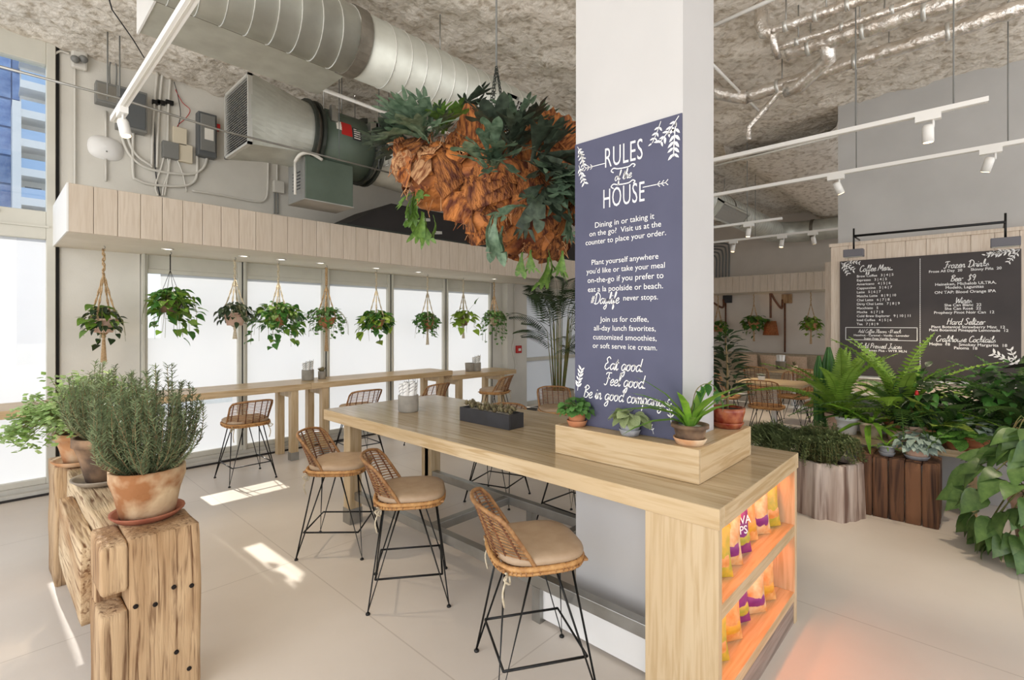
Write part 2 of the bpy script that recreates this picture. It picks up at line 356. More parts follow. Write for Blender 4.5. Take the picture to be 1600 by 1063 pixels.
struct('wall_end', MB().box((9, .3, 0), (9.3, 1.737, 2.67)), MT['clad'])
# glazing: one window per bay, frame, header, frosted pane
sillm = MT['sill']
def panes(o, x0, x1, z0, z1, y, clear=(), cm=None):
    xs = sorted({x0, x1, *[c for q in clear for c in q[:2]]}); zs = sorted({z0, z1, *[c for q in clear for c in q[2:]]}); fz, cl_ = MB(), MB()
    for a, b in zip(xs, xs[1:]):
        for c, d in zip(zs, zs[1:]): (cl_ if any(q[0]-.001 <= a and b <= q[1]+.001 and q[2]-.001 <= c and d <= q[3]+.001 for q in clear) else fz).add([(a, y, c), (b, y, c), (b, y, d), (a, y, d)], [(0, 1, 2, 3)])
    fz.build('pane', FROST, o)
    if cl_.v: cl_.build('clear_pane_strip', cm or GLASS, o)
def window(k, x0, x1, zt=2.29, ztop=2.5, clear=()):
    m = MB().box((x0, WY-.05, .10), (x0+.055, WY+.07, ztop)).box((x1-.055, WY-.05, .10), (x1, WY+.07, ztop)).box((x0+.055, WY-.03, .10), (x1-.055, WY+.06, .16)).box((x0+.055, WY-.03, zt), (x1-.055, WY+.06, zt+.05))
    o = bev(struct('window_%d' % k, m, MT['alu']), .004, 1)
    MB().box((x0+.055, WY-.012, zt+.05), (x1-.055, WY+.03, ztop)).build('header_panel', MT['alu'], o)
    panes(o, x0+.055, x1-.055, .16, zt, WY+.006, clear)
    MB().box((x0+.0, WY-.085, .10), (x0+.022, WY-.05, ztop)).build('mullion_cap', MT['alu'], o)
    MB().box((x1-.012, WY-.056, .16), (x1+.012, WY-.05, ztop)).build('gasket', MT['alud'], o)
    return o
for k, (a, b) in enumerate([(1.215, 2.266), (2.266, 3.38), (3.38, 4.463), (4.463, 5.594), (5.594, 6.737)]): window(k+1, a, b, clear=((1.27, 1.40, 1.55, 2.29), (1.42, 2.16, .72, .91)) if k == 0 else ())  # lower film gap added to bring a sun patch onto the floor
# tall bay at the near end: clear glass over a frosted pane
for k, (a, b) in ((6, (-2.62, -1.1)), (7, (-1.1, .50))):
    m = MB()
    for x in (a, b-.07): m.box((x, WY-.05, .10), (x+.07, WY+.07, CZ+.05))
    a_, b_ = a+.0702, b-.0702; m.box((a_, WY-.048, .10), (b_, WY+.07, .155)).box((a_, WY-.048, 2.566), (b_, WY+.07, 2.846)).box((a_, WY-.048, 4.33), (b_, WY+.07, CZ+.05))
    o = bev(struct('window_%d' % k, m, MT['alu']), .005, 1)
    panes(o, a+.07, b-.07, .155, 2.566, WY+.016, ((.22, .43, 1.3, 2.566),) if k == 7 else (), THIN)  # film strip made partly clear to let sunlight in by the bench
    MB().box((a+.07, WY+.01, 2.846), (b-.07, WY+.022, 4.33)).build('pane', GLASS, o)
    MB().box((a+.05, WY-.065, 2.68), (b-.05, WY-.05, 2.70)).build('rail_bead', MT['alu'], o)
    if k == 7: MB().box((.0, WY-.075, 2.79), (.10, WY-.05, 2.815)).box((.02, WY-.1, 2.795), (.08, WY-.075, 2.81)).build('window_catch', MT['white'], o)
struct('trim_1', MB().box((.50, WY-.02, 0), (.53, WY+.1, CZ+.1)), MT['alud'])  # solid near-black strip drawn for the dark gap beside the window
st = bev(struct('baseboard_left', MB().box((-2.7, WY-.06, .0), (6.74, WY+.1, .10)).box((-2.7, WY-.125, 0), (6.74, WY-.06, .055)), sillm), .004, 1)
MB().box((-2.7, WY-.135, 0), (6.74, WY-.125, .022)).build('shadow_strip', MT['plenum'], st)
pil = bev(struct('wall_pier', MB().box((6.737, WY-.06, 0), (7.0, WY+.1, 2.5)).box((7.0, WY-.2, 0), (7.58, WY+.1, 2.5)), MT['wall']), .004, 1)
# glazed door beyond the pier
dm = MB()
for x in (7.64, 8.84, 10.05, 11.3, 12.6): dm.box((x, WY-.04, 0), (x+.09, WY+.06, 2.5))
for z in (0, .92, 2.29): dm.box((7.64, WY-.03, z), (12.6, WY+.05, z+.07 if z != 2.29 else 2.5))
do = struct('door_1', dm, MT['alu'])
for x in (7.73, 8.93, 10.14, 11.39):
    for z0, z1 in ((.07, .92), (.99, 2.29)): MB().box((x, WY, z0), (x+1.12, WY+.012, z1)).build('pane', FROST, do)
struct('wall_far_corner', MB().box((12.69, WY, 0), (14.4, WY+.2, 2.5)), MT['wall'])
# soffit over the window counter, its fascia boarded with upright planks
SX0, SX1, SY0, SZ0, SZ1 = .49, 14.4, 5.62, 2.50, 2.91
so = struct('trim_2', MB().box((SX0, SY0+.02, SZ0+.012), (13.2, WY-.001, SZ1)), MT['soffit'])
MB().box((SX0, SY0+.02, SZ0), (13.2, WY-.001, SZ0+.012)).build('underside_board', MT['soffit'], so)
plank = MB().box((0, 0, 0), (.163, .02, SZ1-SZ0+.004)).mesh('plank'); plank.materials.append(MT['plank'])
for i in range(76): bev(obj('plank', plank, None, so, (SX0+i*.1668, SY0+R.uniform(0, .0012), SZ0-.002)), .003, 1)
MB().box((SX0-.012, SY0+.0, SZ0-.002), (SX0, WY-.001, SZ1+.002)).build('end_board', MT['white'], so)
def downlight(p, along=0):
    t = thing('recessed_downlight', '', 'downlight', p, group='recessed downlights along the soffit over the window counter')
    MB().lathe([(.055, 0), (.058, -.006), (.046, -.008), (.042, -.002)], n=20).build('trim_ring', MT['white'], t)
    MB().lathe([(.040, -.003), (.001, -.0035)], n=16).build('lens', MT['downlight'], t)
    return t
spots = [262, 381, 440, 501, 588, 654, 772]
names = ['nearest the frosted bay', 'over the pot in cotton rope', 'above the round trailing plant', 'above the thick plaited hanger', 'above the heart leaved basket', 'above the bushy tasselled plant', 'beside the last hanging plant']
for px, nm in zip(spots, names):
    p = at(px, 400, y=6.2); t = downlight((p.x, 6.2, SZ0-.001)); t['label'] = 'round recessed downlight in the window soffit ' + nm
    light('downlight_beam', 'SPOT', (p.x, 6.2, SZ0-.03), 7, (1, .86, .68), aim=(p.x, 6.25, 0), spot_size=rad(95), spot_blend=.6, shadow_soft_size=.04)
# soffit across the dining end
fo = struct('trim_3', MB().box((13.22, 1.2, 2.512), (14.4, 6.9, 2.92)).box((13.22, 1.2, 2.5), (14.4, 6.9, 2.512)), MT['soffit'])
for i in range(27): bev(obj('plank', plank, None, fo, (13.2, 5.6-i*.1668, SZ0-.002)), .003, 1).rotation_euler = (0, 0, rad(-90))
# column through the table
CX0, CX1, CY0, CY1 = 2.363, 2.755, 1.061, 1.707
struct('wall_column', MB().box((CX0, CY0, 0), (CX1, CY1, CZ+.1)), mat('column paint', 'c9c7c5', 'c5c3c1', 2, .7))
# menu wall: boarded front standing before the grey wall
cl = struct('wall_menu', MB().box((7.52, -3.2, 0), (7.65, 1.384, 2.70)), MT['clad'])
pk = MB().box((0, 0, 0), (.02, .187, 2.70)).mesh('plank'); pk.materials.append(MT['clad'])
for i in range(20): bev(obj('plank', pk, None, cl, (7.50, 1.196-i*.19, 0)), .003, 1)
MB().box((7.485, -3.2, 2.70), (7.66, 1.40, 2.74)).build('cap_board', MT['clad'], cl)
bev(tag(MB().box((6.5, -2.2, 0), (7.0, 1.06, .92)).build('service_counter', MT['wallgrey']), 'low grey painted counter front behind the plant bench', 'counter'), .006)

# ------------------------------------------------------------------ outside the clear window
t = thing('glass_tower', 'blue glass high-rise with white balconies seen through the clear upper window', 'building', (-4, 40, 0))
tglass = mat('blue curtain wall', '5877ad', '9ab2d8', 1.6, .1, .0, lo=.3, hi=.7, vary=.25); twhite = MT['white']
MB().box((-8, .25, -4), (6.95, 8, 17.6)).build('core', mat('tower frame', '54709c', None, rough=.4), t)
pane = MB().box((0, 0, 0), (.94, .08, 1.5)).mesh('pane'); pane.materials.append(tglass)
for i in range(9):
    for k in range(9): obj('pane', pane, None, t, (-2.9+i, .17, 3.2+k*1.62))
slab = MB().box((5.35, -1.6, 0), (8.2, .25, .16)).box((5.35, -1.6, .16), (8.2, -1.55, .42)).mesh('balcony'); slab.materials.append(twhite)
rail = MB().box((5.4, -1.59, .42), (8.2, -1.57, .95)).mesh('balcony_glass'); rail.materials.append(mat('pale balcony glass', 'a9c3e0', None, rough=.1))
for k in range(9): b = obj('balcony', slab, None, t, (0, 0, 3.4+k*1.62)); obj('balcony_glass', rail, None, b)
MB().box((5.05, -1.7, 4.5), (5.4, .25, 13.9)).box((5.4, -.1, 3), (8.2, .25, 17.6)).build('white_wall', twhite, t)
wdk = MB().box((0, 0, 0), (.7, .08, 1.05)).mesh('window'); wdk.materials.append(mat('dark tower window', '5d6a7c', None, rough=.15))
for k in range(8):
    for i in range(3): obj('window', wdk, None, t, (5.6+i*.9, -.16, 3.65+k*1.62))
t = thing('low_building', 'low purple-grey roofline at the foot of the glass tower', 'building', (-3, 33, 0))
MB().box((-4, 0, -3), (6, 3, 5.9)).build('wall', mat('grey render', 'c3c1cc', 'aeabb8', 2, .8), t)
for i in range(7): MB().box((-2.2+i*.9, -.08, 4.6), (-1.7+i*.9, 0, 5.4)).build('window', MT['boxdk'], t)
struct('wall_outside', MB().box((-16, 12, -.5), (26, 12.3, 1.35)), MT['white'])
struct('ground_outside', MB().box((-30, 7.1, -.5), (40, 60, -.2)), mat('pale paving outside', 'c9c4bb', 'bdb8ae', .5, .9))

# ------------------------------------------------------------------ duct, fan, pipes
def ring(mb, c, ax, r, t, wd, n=28):
    """flat band round an axis: ax 0 = X, 1 = Y"""
    P = []
    for k in range(n+1):
        a = 2*PI*k/n; y, z = math.cos(a), math.sin(a); row = []
        for rr, s in ((r, -wd/2), (r+t, -wd/2), (r+t, wd/2), (r, wd/2)):
            row.append((c[0]+s, c[1]+rr*y, c[2]+rr*z) if ax == 0 else (c[0]+rr*y, c[1]+s, c[2]+rr*z))
        P.append(row)
    return mb.grid(P, False)
DY, DZ, DR = 3.64, 3.96, .25
t = thing('spiral_duct', 'long round galvanised spiral duct hung under the foam ceiling', 'air duct', (0, DY, DZ))
MB().tube([(-.6, 0, 0), (2.0, 0, 0)], DR, 28).build('duct_section', MT['galv'], t)
el = [(2.0, 0, 0), (13.1, 0, 0)]+[(13.1+.6*math.sin(a), -.6+.6*math.cos(a), 0) for a in [rad(x) for x in range(15, 91, 15)]]+[(13.7, -4.2, 0)]
MB().tube(el, DR, 28).build('duct_section', MT['galv'], t)
s = MB()
for i in range(90):
    x = -.55+i*.152
    if abs(x-2.0) < .09: continue
    P = []
    for k in range(25):
        a = 2*PI*k/24; dx = .152*(k/24); P.append([(x+dx-.005, (DR+.0)*math.cos(a), DR*math.sin(a)), (x+dx-.002, (DR+.006)*math.cos(a), (DR+.006)*math.sin(a)), (x+dx+.005, DR*math.cos(a), DR*math.sin(a))])
    s.grid(P, False)
s.build('spiral_seam', MT['galvl'], t, kind='stuff')
for x, wd in ((2.0, .1), (6.1, .07), (9.9, .07)): ring(MB(), (x, 0, 0), 0, DR, .012, wd).build('collar', MT['galvd'], t)
for y in (-.75, -1.9, -3.0): ring(MB(), (13.7, y, 0), 1, DR, .012, .07).build('collar', MT['galvd'], t)
for x in (1.0, 2.9, 5.2, 7.5, 10.0): MB().tube([(x, 0, DR), (x, 0, CZ-DZ+.05)], .006).build('hanger_rod', MT['steel'], t)
def register(root, x0, x1, tilt):
    rt = bpy.data.objects.new('register', None); C.objects.link(rt); rt.parent = root; rt.rotation_euler = (rad(tilt), 0, 0)
    b = MB().box((x0, -DR-.09, -.17), (x0+.03, -DR+.12, .17)).box((x1-.03, -DR-.09, -.17), (x1, -DR+.12, .17)).box((x0, -DR-.09, .14), (x1, -DR+.12, .17)).box((x0, -DR-.09, -.17), (x1, -DR+.12, -.14)).box((x0+.03, -DR-.02, -.14), (x1-.03, -DR-.01, .14))
    fr = b.build('register_frame', MT['galv'], rt); bk = MB().box((x0+.03, -DR-.03, -.14), (x1-.03, -DR-.021, .14)).build('register_throat', MT['plenum'], rt)
    g = MB(); n = int((x1-x0)/.045)
    for i in range(1, n): x = x0+.03+i*(x1-x0-.06)/n; g.box((x-.006, -DR-.075, -.14), (x+.006, -DR-.06, .14))
    for i in range(1, 8): z = -.14+i*.035; g.box((x0+.03, -DR-.06, z-.004), (x1-.03, -DR-.045, z+.004))
    g.build('register_grille', MT['galvl'], rt, kind='stuff'); return rt
register(t, 3.55, 4.9, 32); register(t, 9.0, 10.4, 40)
t = thing('rectangular_plenum', 'flat galvanised sheet plenum box running beside the spiral duct', 'air duct', (.76, 3.87, 3.80))
bev(MB().box((0, 0, 0), (1.32, .51, .45)).build('box', MT['galv'], t), .004, 1)
MB().box((-.012, -.012, -.008), (0, .522, .46)).build('end_cap', MT['white'], t)
MB().box((0, -.02, -.004), (1.32, 0, .03)).build('edge_flange', MT['galvd'], t)
MB().tube([(.25, .25, .45), (.25, .25, .75)], .006).tube([(1.1, .25, .45), (1.1, .25, .75)], .006).build('hanger_rods', MT['steel'], t)

FY, FZ = 5.34, 3.75
t = thing('inline_fan', 'dark green inline fan with square galvanised intake hood above the window soffit', 'fan', (1.70, FY, FZ))
hs = .335; N = 48; P = []
def sq(k): a = 2*PI*k/N+PI/4; c, s_ = math.cos(a), math.sin(a); q = hs/max(abs(c), abs(s_)); return c*q, s_*q
for f, x in ((0, .03), (.2, .16), (.4, .28), (.6, .41), (.8, .53), (1, .66)):
    P.append([(x, sq(k)[0]*(1-f)+.35*math.cos(2*PI*k/N+PI/4)*f, sq(k)[1]*(1-f)+.35*math.sin(2*PI*k/N+PI/4)*f) for k in range(N+1)])
MB().grid(P, False).build('intake_hood', MT['galv'], t)
MB().box((0, -hs, -hs), (.04, hs, -hs+.022)).box((0, -hs, hs-.022), (.04, hs, hs)).box((0, -hs, -hs), (.04, -hs+.022, hs)).box((0, hs-.022, -hs), (.04, hs, hs)).build('hood_frame', MT['galvl'], t)
MB().box((.05, -hs+.03, -hs+.03), (.055, hs-.03, hs-.03)).build('hood_throat', MT['plenum'], t)
lv = MB().hexa([(.0, -hs+.022, 0), (.02, -hs+.022, .012), (.02, hs-.022, .012), (0, hs-.022, 0), (0, -hs+.022, .003), (.02, -hs+.022, .015), (.02, hs-.022, .015), (0, hs-.022, .003)]).mesh('louver'); lv.materials.append(MT['galvl'])
for i in range(26): obj('louver', lv, None, t, (.01, 0, -hs+.03+i*.0245))
MB().tube([(.66, 0, 0), (.74, 0, 0)], .345, 28).build('hood_neck', MT['galvd'], t)
for x in (.66, .74, 1.36, 1.44): ring(MB(), (x, 0, 0), 0, .345, .045, .03).build('flange', MT['fandark'], t)
MB().tube([(.74, 0, 0), (1.40, 0, 0)], .35, 32).build('fan_casing', MT['green'], t)
MB().tube([(1.44, 0, 0), (1.55, 0, 0), (2.6, 0, -.06), (3.6, 0, -.06)], [.34, .34, .33, .33], 28).build('outlet_duct', MT['galv'], t)
bx = bev(MB().box((.58, -.26, -.74), (1.12, .14, -.28)).build('motor_box', MT['green'], t), .008)
MB().box((.57, -.255, -.735), (.58, .135, -.30)).build('vent_panel', MT['boxgrey'], t)
MB().box((.57, -.27, -.745), (1.125, .15, -.735)).build('box_base', MT['steel'], t)
v = MB()
for i in range(6): v.box((.566, -.16, -.62+i*.035), (.571, .02, -.61+i*.035))
v.build('vent_slots', MT['blackp'], t, kind='stuff')
for x in (.82, 1.28): MB().box((x, -.36, .12), (x+.07, -.24, .24)).box((x+.01, -.33, .24), (x+.06, -.28, .30)).build('mount_bracket', MT['steel'], t)
def curved_label(x0, x1, a0, a1, m, nm):
    P = [[(x, -.353*math.cos(a), .353*math.sin(a)) for a in [a0+(a1-a0)*k/5 for k in range(6)]] for x in (x0, x1)]
    MB().grid(P).build(nm, m, t)
curved_label(.88, .94, rad(8), rad(24), MT['label'], 'paper_label'); curved_label(.935, 1.06, rad(1), rad(25), MT['red'], 'red_label'); curved_label(1.065, 1.17, rad(-3), rad(20), MT['blackp'], 'black_label')
sl = MB()
for i in range(5): a = rad(0+i*4); sl.add([(1.08, -.356*math.cos(a), .356*math.sin(a)), (1.155, -.356*math.cos(a), .356*math.sin(a)), (1.155, -.356*math.cos(a+.03), .356*math.sin(a+.03)), (1.08, -.356*math.cos(a+.03), .356*math.sin(a+.03))], [(0, 1, 2, 3)])
sl.build('label_lines', MT['label'], t, kind='stuff')
MB().tube(catmull([(.5, -.2, -.36), (.52, -.28, -.3), (.62, -.3, -.27), (.75, -.28, -.3)], 5), .018).tube([(.5, -.2, -.36), (.5, -.2, -.7)], .014).build('cable', MT['conduit'], t)
MB().tube([(.72, -.38, .2), (.72, -.38, .86)], .005).tube([(1.5, -.38, -.2), (1.5, -.38, .86)], .005).tube([(1.12, 0, .34), (1.12, 0, .86)], .006).build('hanger_rods', MT['steel'], t)
MB().tube([(1.5, .38, -.2), (1.5, .38, .86)], .005).tube([(1.5, -.39, -.2), (1.5, .39, -.2)], .008).build('hanger_trapeze', MT['steel'], t)
t = thing('black_hood_and_shade', 'black lined sheet hood on the window soffit, run on as shaded wall', 'hood', (3.0, 5.7, 2.91))
MB().hexa([(0, 0, 0), (5.6, 0, 0), (5.6, 1.0, 0), (0, 1.0, 0), (.75, .05, .42), (5.6, .05, .5), (5.6, 1.0, .5), (.75, 1.0, .42)]).build('hood_and_shade_body', MT['plenum'], t)  # black body runs on past the hood in place of wall shadow
MB().box((-.05, -.03, .0), (5.6, 0, .035)).build('bottom_flange', MT['fandark'], t)
for x, z in ((.95, .26), (1.25, .30), (1.45, .14)): MB().hexa([(x, -.005+z*.12-.012, z-.05), (x+.13, -.005+z*.12-.012, z-.03), (x+.13, z*.12, z-.03), (x, z*.12, z-.05), (x+.02, z*.12-.012, z), (x+.13, z*.12-.012, z+.01), (x+.13, z*.12, z+.01), (x+.02, z*.12, z)]).build('tape_patch', MT['galvl'], t)

def foilpipe(label, X, px0, py0, px1, py1, r, extra=None):
    a, b = at(px0, py0, x=X), at(px1, py1, x=X)
    n = 40; pts = [a.lerp(b, i/n) for i in range(n+1)]
    t = thing('foil_wrapped_pipe', label, 'pipe', a)
    pts = [p-a for p in pts]
    MB().tube([p+Vector((0, 0, R.uniform(-.006, .006))) for p in pts], [r*R.uniform(.9, 1.08) for _ in pts], 12).build('foil_sleeve', MT['foil'], t)
    for i in range(5, n, 12): MB().tube([pts[i], pts[i]+(pts[i+1]-pts[i]).normalized()*.03], r*1.12, 12).build('strap', MT['galvl'], t)
    for i in (6, 22, 36): MB().tube([pts[i], (pts[i].x, pts[i].y, CZ-a.z+.03)], .006).build('hanger_rod', MT['steel'], t)
    for e in (extra or []): MB().tube([Vector(q)-a for q in e[0]], e[1], 10).build('branch', MT['foil'], t)
    return t
e1 = at(1169, 152, x=5.94); e2 = at(1250, 128, x=5.94)
foilpipe('thick crinkled foil pipe running low beside the grey wall', 5.94, 1169, 150, 1640, -2, .07, [([e1, e1+Vector((0, .12, .05)), e1+Vector((-.05, .3, .12)), e1+Vector((-.1, .42, .3))], .075), ([e2, e2+Vector((0, .2, -.05)), e2+Vector((.1, .55, -.3)), e2+Vector((.1, .55, -.45))], .03)])
e3 = at(1290, 66, x=5.24)
foilpipe('broad copper tinted foil pipe with a short hanging branch', 5.24, 1228, 83, 1540, -14, .075, [([e3, e3+Vector((.12, .0, -.1)), e3+Vector((.3, .28, -.2)), e3+Vector((.3, .42, -.2))], .07)])
foilpipe('thin foil pipe just above the broad copper tinted one', 5.0, 1215, 75, 1470, -10, .03)
e4 = at(1206, 50, x=4.76)
foilpipe('upper foil pipe with an elbow rising into the ceiling', 4.76, 1206, 48, 1370, -8, .042, [([e4, e4+Vector((0, .06, .02)), e4+Vector((0, .09, .1)), e4+Vector((.0, .09, .4))], .055), ([e4, e4+Vector((.1, 0, -.12)), e4+Vector((.2, 0, -.14))], .03)])
e5 = at(1365, 60, x=6.4)
foilpipe('foil pipe ending in a rounded elbow against the ceiling', 6.4, 1365, 78, 1640, -5, .075, [([at(1365, 78, x=6.4), at(1355, 76, x=6.4)+Vector((0, .05, .03)), at(1352, 60, x=6.4), at(1352, 45, x=6.4)+Vector((0, 0, .1))], .085)])
# thin overhead conduits and cables
def run(name, label, cat, pts, r, m, hangers=()):
    o = Vector(pts[0]); t = thing(name, label, cat, o)
    MB().tube([Vector(p)-o for p in pts], r, 6).build('tube', m, t)
    for h in hangers: h = Vector(h)-o; MB().tube([h, (h.x, h.y, CZ-o.z+.03)], .004, 5).build('hanger_wire', MT['boxdk'], t)
    return t
run('ceiling_conduit', 'thin grey conduit strung from the tall window across the green fan', 'conduit', [at(-60, 88, y=4.72), at(180, 152, y=4.72), at(350, 205, y=4.72), at(480, 237, y=4.72), at(640, 278, y=4.72)], .009, MT['steel'], [at(530, 248, y=4.72), at(592, 266, y=4.72)])
run('ceiling_conduit', 'white sprinkler pipe running behind the spiral duct', 'pipe', [at(500, 138, y=4.5), at(625, 185, y=4.5), at(1000, 300, y=4.5)], .018, MT['trackwhite'])
run('ceiling_conduit', 'white sprinkler pipe crossing the ceiling above the column edge', 'pipe', [at(1105, 45, z=4.42), at(1200, 2, z=4.42), at(1300, -45, z=4.42)], .018, MT['trackwhite'])
run('ceiling_conduit', 'thin white pipe sloping behind the foil pipe elbow', 'pipe', [at(1105, 92, z=4.35), at(1150, 138, z=4.35), at(1190, 178, z=4.35)], .016, MT['trackwhite'])
run('ceiling_conduit', 'pale sprinkler pipe far back near the dining duct', 'pipe', [at(1105, 262, x=7.4), at(1309, 212, x=7.4)], .014, MT['conduit'])
run('ceiling_cable', 'thin black cable sagging down the foam to the ceiling conduit', 'cable', [at(168, -10, z=4.5), at(175, 15, z=4.48), at(208, 62, z=4.44), at(225, 90, z=4.4)], .006, MT['blackp'])
for k, (px, y0, y1, lb) in enumerate(((168, 0, 155, 'near the pale foam edge'), (187, -6, 150, 'beside the looped grey cable'))):
    a = at(px, y1, y=6.2); MB_ = MB().tube([(0, 0, 0), (0, 0, CZ-a.z)], .007, 6).build('hanger_rod', MT['boxgrey'], None, a); tag(MB_, 'thin grey ceiling hanger rod ' + lb, 'rod')
# ------------------------------------------------------------------ track lights
def spot_head(root, p, aim, sc=1.0, lit=True):
    """adapter, arm, tapered can with a glowing lens; p in the track's own space"""
    p = Vector(p); h = bpy.data.objects.new('spot_head', None); C.objects.link(h); h.parent = root; h.location = p
    MB().box((-.025, -.075, -.045), (.025, .075, -.0)).build('adapter', MT['trackwhite'], h)
    MB().tube([(0, -.03, -.04), (0, -.03, -.10)], .008).build('arm', MT['trackwhite'], h)
    d = Vector(aim).normalized(); c0 = Vector((0, 0, -.075)); r_ = .042*sc
    c1 = c0+d*.15*sc; o = MB().tube([c0, c0+d*.02, c1], [r_*.8, r_, r_], 16).build('lamp_can', MT['trackwhite'], h)
    MB().tube([c1, c1+d*.003], r_*.82, 14).build('lens', MT['bulb'], h)
def track(label, X, Z, y0, y1, heads, rods=(), r=.022):
    t = thing('track_light', label, 'track light', (X, y0, Z))
    MB().box((-r, 0, -r*.8), (r, y1-y0, r*.8)).build('rail', MT['trackwhite'], t)
    MB().box((-.006, .02, -r*.8-.002), (.006, y1-y0-.02, -r*.8)).build('rail_slot', MT['conduit'], t)
    for y in rods: MB().tube([(0, y-y0, r*.8), (0, y-y0, CZ-Z+.03)], .005).build('hanger_rod', MT['boxgrey'], t)
    for y, aim in heads:
        spot_head(t, (0, y-y0, -r*.8), aim, .85)
        light('track_beam', 'SPOT', (X+aim[0]*.3, y+aim[1]*.3, Z-.38), 75, (1, .84, .64), aim=(X+aim[0]*3, y+aim[1]*3, Z+aim[2]*3), spot_size=rad(60), spot_blend=.7, shadow_soft_size=.05)
    return t
track('white track with one lit spot ending over the wall boxes', .69, 3.3, .3, 4.89, [(4.55, (.15, -.25, -1))], r=.024)
ye = at(1545, 155, x=4.85).y
track('white track with one spot hanging before the grey wall', 4.85, 3.3, ye, 6.0, [(at(1450, 180, x=4.85).y, (.1, .0, -1))], [at(1490, 165, x=4.85).y, at(1337, 200, x=4.85).y])
track('lower white track with two spots aimed at the menu board', 6.17, 3.3, -.9, 6.0, [(at(1548, 232, x=6.17).y, (.25, .3, -1)), (at(1306, 280, x=6.17).y, (.35, -.35, -1))], [at(1575, 222, x=6.17).y, at(1338, 265, x=6.17).y])
y4 = at(1222, 343, x=8.24).y
track('short white track with one spot ending beside the far duct', 8.24, 3.3, y4, 6.5, [(at(1170, 352, x=8.24).y, (0, .1, -1))], [y4+.5])
track('far white track with three spots over the dining tables', 9.78, 3.3, 1.5, 6.5, [(at(1222, 372, x=9.78).y, (-.1, .1, -1)), (at(1270, 366, x=9.78).y, (.5, -.1, -1)), (at(1146, 378, x=9.78).y, (-.1, .1, -1))], [3.0, 4.2])

# ------------------------------------------------------------------ equipment on the window wall
W = lambda px, py, o=0: at(px, py, y=WY-o)
def wbox(mb, x0, y0, x1, y1, dep, o=0):
    a, b = W(x0, y1), W(x1, y0); return mb.box((a.x, WY-.004-o-dep, a.z), (b.x, WY-.004-o, b.z))
def wthing(name, label, cat, px, py, grp=None): p = W(px, py); return thing(name, label, cat, (p.x, WY, p.z), group=grp)
def wpart(root, nm, mb, m, bv=0):
    mb.v = [(v[0]-root.location.x, v[1]-root.location.y, v[2]-root.location.z) for v in mb.v]
    o = mb.build(nm, m, root); return bev(o, bv) if bv else o
def wtube(pts, r, o=.025, n=8): return MB().tube(catmull([W(x, y, o) for x, y in pts], 6), r, n)
t = wthing('emergency_light', 'white oval emergency light on the wall with conduit above', 'emergency light', 165, 232)
c = W(166, 233); P = []
prof = [(.0, .075), (.35, .07), (.7, .05), (.92, .022), (1, .0)]
for r_, dp in prof: P.append([(math.copysign(abs(math.cos(a))**.75, math.cos(a))*.155*r_, -dp-.004, math.copysign(abs(math.sin(a))**.75, math.sin(a))*.128*r_) for a in [2*PI*k/24 for k in range(25)]])
MB().grid(P[::-1]).build('housing', MT['white'], t)
MB().tube([(0, -.02, .12), (0, -.02, .40)], .012).tube([(0, -.02, -.12), (0, -.02, -.36)], .012).build('conduit', MT['conduit'], t)
MB().tube([(0, -.078, -.05), (0, -.07, -.05)], .008).build('indicator', MT['boxgrey'], t)
t = wthing('twin_head_lamp', 'small grey twin head emergency lamp high on the wall beside the window', 'emergency light', 123, 96)
wpart(t, 'housing', wbox(MB(), 110, 84, 136, 107, .06), MT['conduit'], .02)
for px in (117, 130): p = W(px, 92, .08)-t.location; MB().tube([p, p+Vector((0, -.04, -.02))], .036, 14).build('lamp', MT['boxgrey'], t)
wpart(t, 'conduit', wtube([(117, 106), (117, 200), (117, 300)], .011), MT['conduit']); wpart(t, 'feed_pipe', wtube([(108, 84), (95, 80), (86, 84)], .01), MT['conduit'])
t = wthing('junction_box', 'small grey junction box under the twin hanger rods', 'electrical box', 164, 152)
wpart(t, 'box', wbox(MB(), 147, 141, 186, 163, .12), MT['boxgrey'], .006); wpart(t, 'cover', wbox(MB(), 149, 144, 184, 160, .008, .12), MT['steel'], .003)
wpart(t, 'loop_cable', wtube([(172, 143), (171, 105), (176, 90), (182, 105), (181, 143)], .008, .06), MT['boxgrey'])
t = wthing('junction_box', 'larger grey junction box with three white conduits below', 'electrical box', 203, 178)
wpart(t, 'box', wbox(MB(), 179, 152, 226, 203, .14), MT['boxgrey'], .006); wpart(t, 'cover', wbox(MB(), 182, 155, 223, 200, .01, .14), MT['boxdk'], .004)
for pts in (((189, 202), (193, 222), (205, 245), (228, 262), (262, 270), (300, 272), (318, 262), (324, 245)), ((198, 202), (203, 225), (215, 244), (238, 260)), ((208, 202), (208, 270), (215, 281), (240, 289), (285, 291), (303, 284), (308, 270), (308, 244))): wpart(t, 'conduit', wtube(pts, .016), MT['conduit'])
for k, px in enumerate((246, 254, 267)): t = wthing('wall_conduit', ['thin white conduit nearest the larger junction box', 'middle white conduit dropping from the foam ceiling', 'white conduit dropping to the small control box'][k], 'conduit', px, 150); wpart(t, 'pipe', wtube([(px, 112), (px-4, 170), (px-5, 228)] if k > 1 else [(px, 112), (px-6, 180), (px-9, 262)], .014), MT['conduit']); wpart(t, 'clip', wbox(MB(), px-9, 160, px+3, 163, .04), MT['black'])
t = wthing('control_box', 'small grey control box with cables fanning out below', 'electrical box', 264, 237)
wpart(t, 'box', wbox(MB(), 252, 227, 277, 247, .08), MT['boxgrey'], .004)
for pts in (((256, 246), (252, 262), (243, 290), (247, 306)), ((262, 246), (264, 268), (256, 290), (254, 306)), ((266, 246), (262, 275), (257, 306))): wpart(t, 'cable', wtube(pts, .01), MT['conduit'])
wpart(t, 'black_cable', wtube([(241, 190), (242, 240), (244, 275), (250, 306)], .007), MT['blackp'])
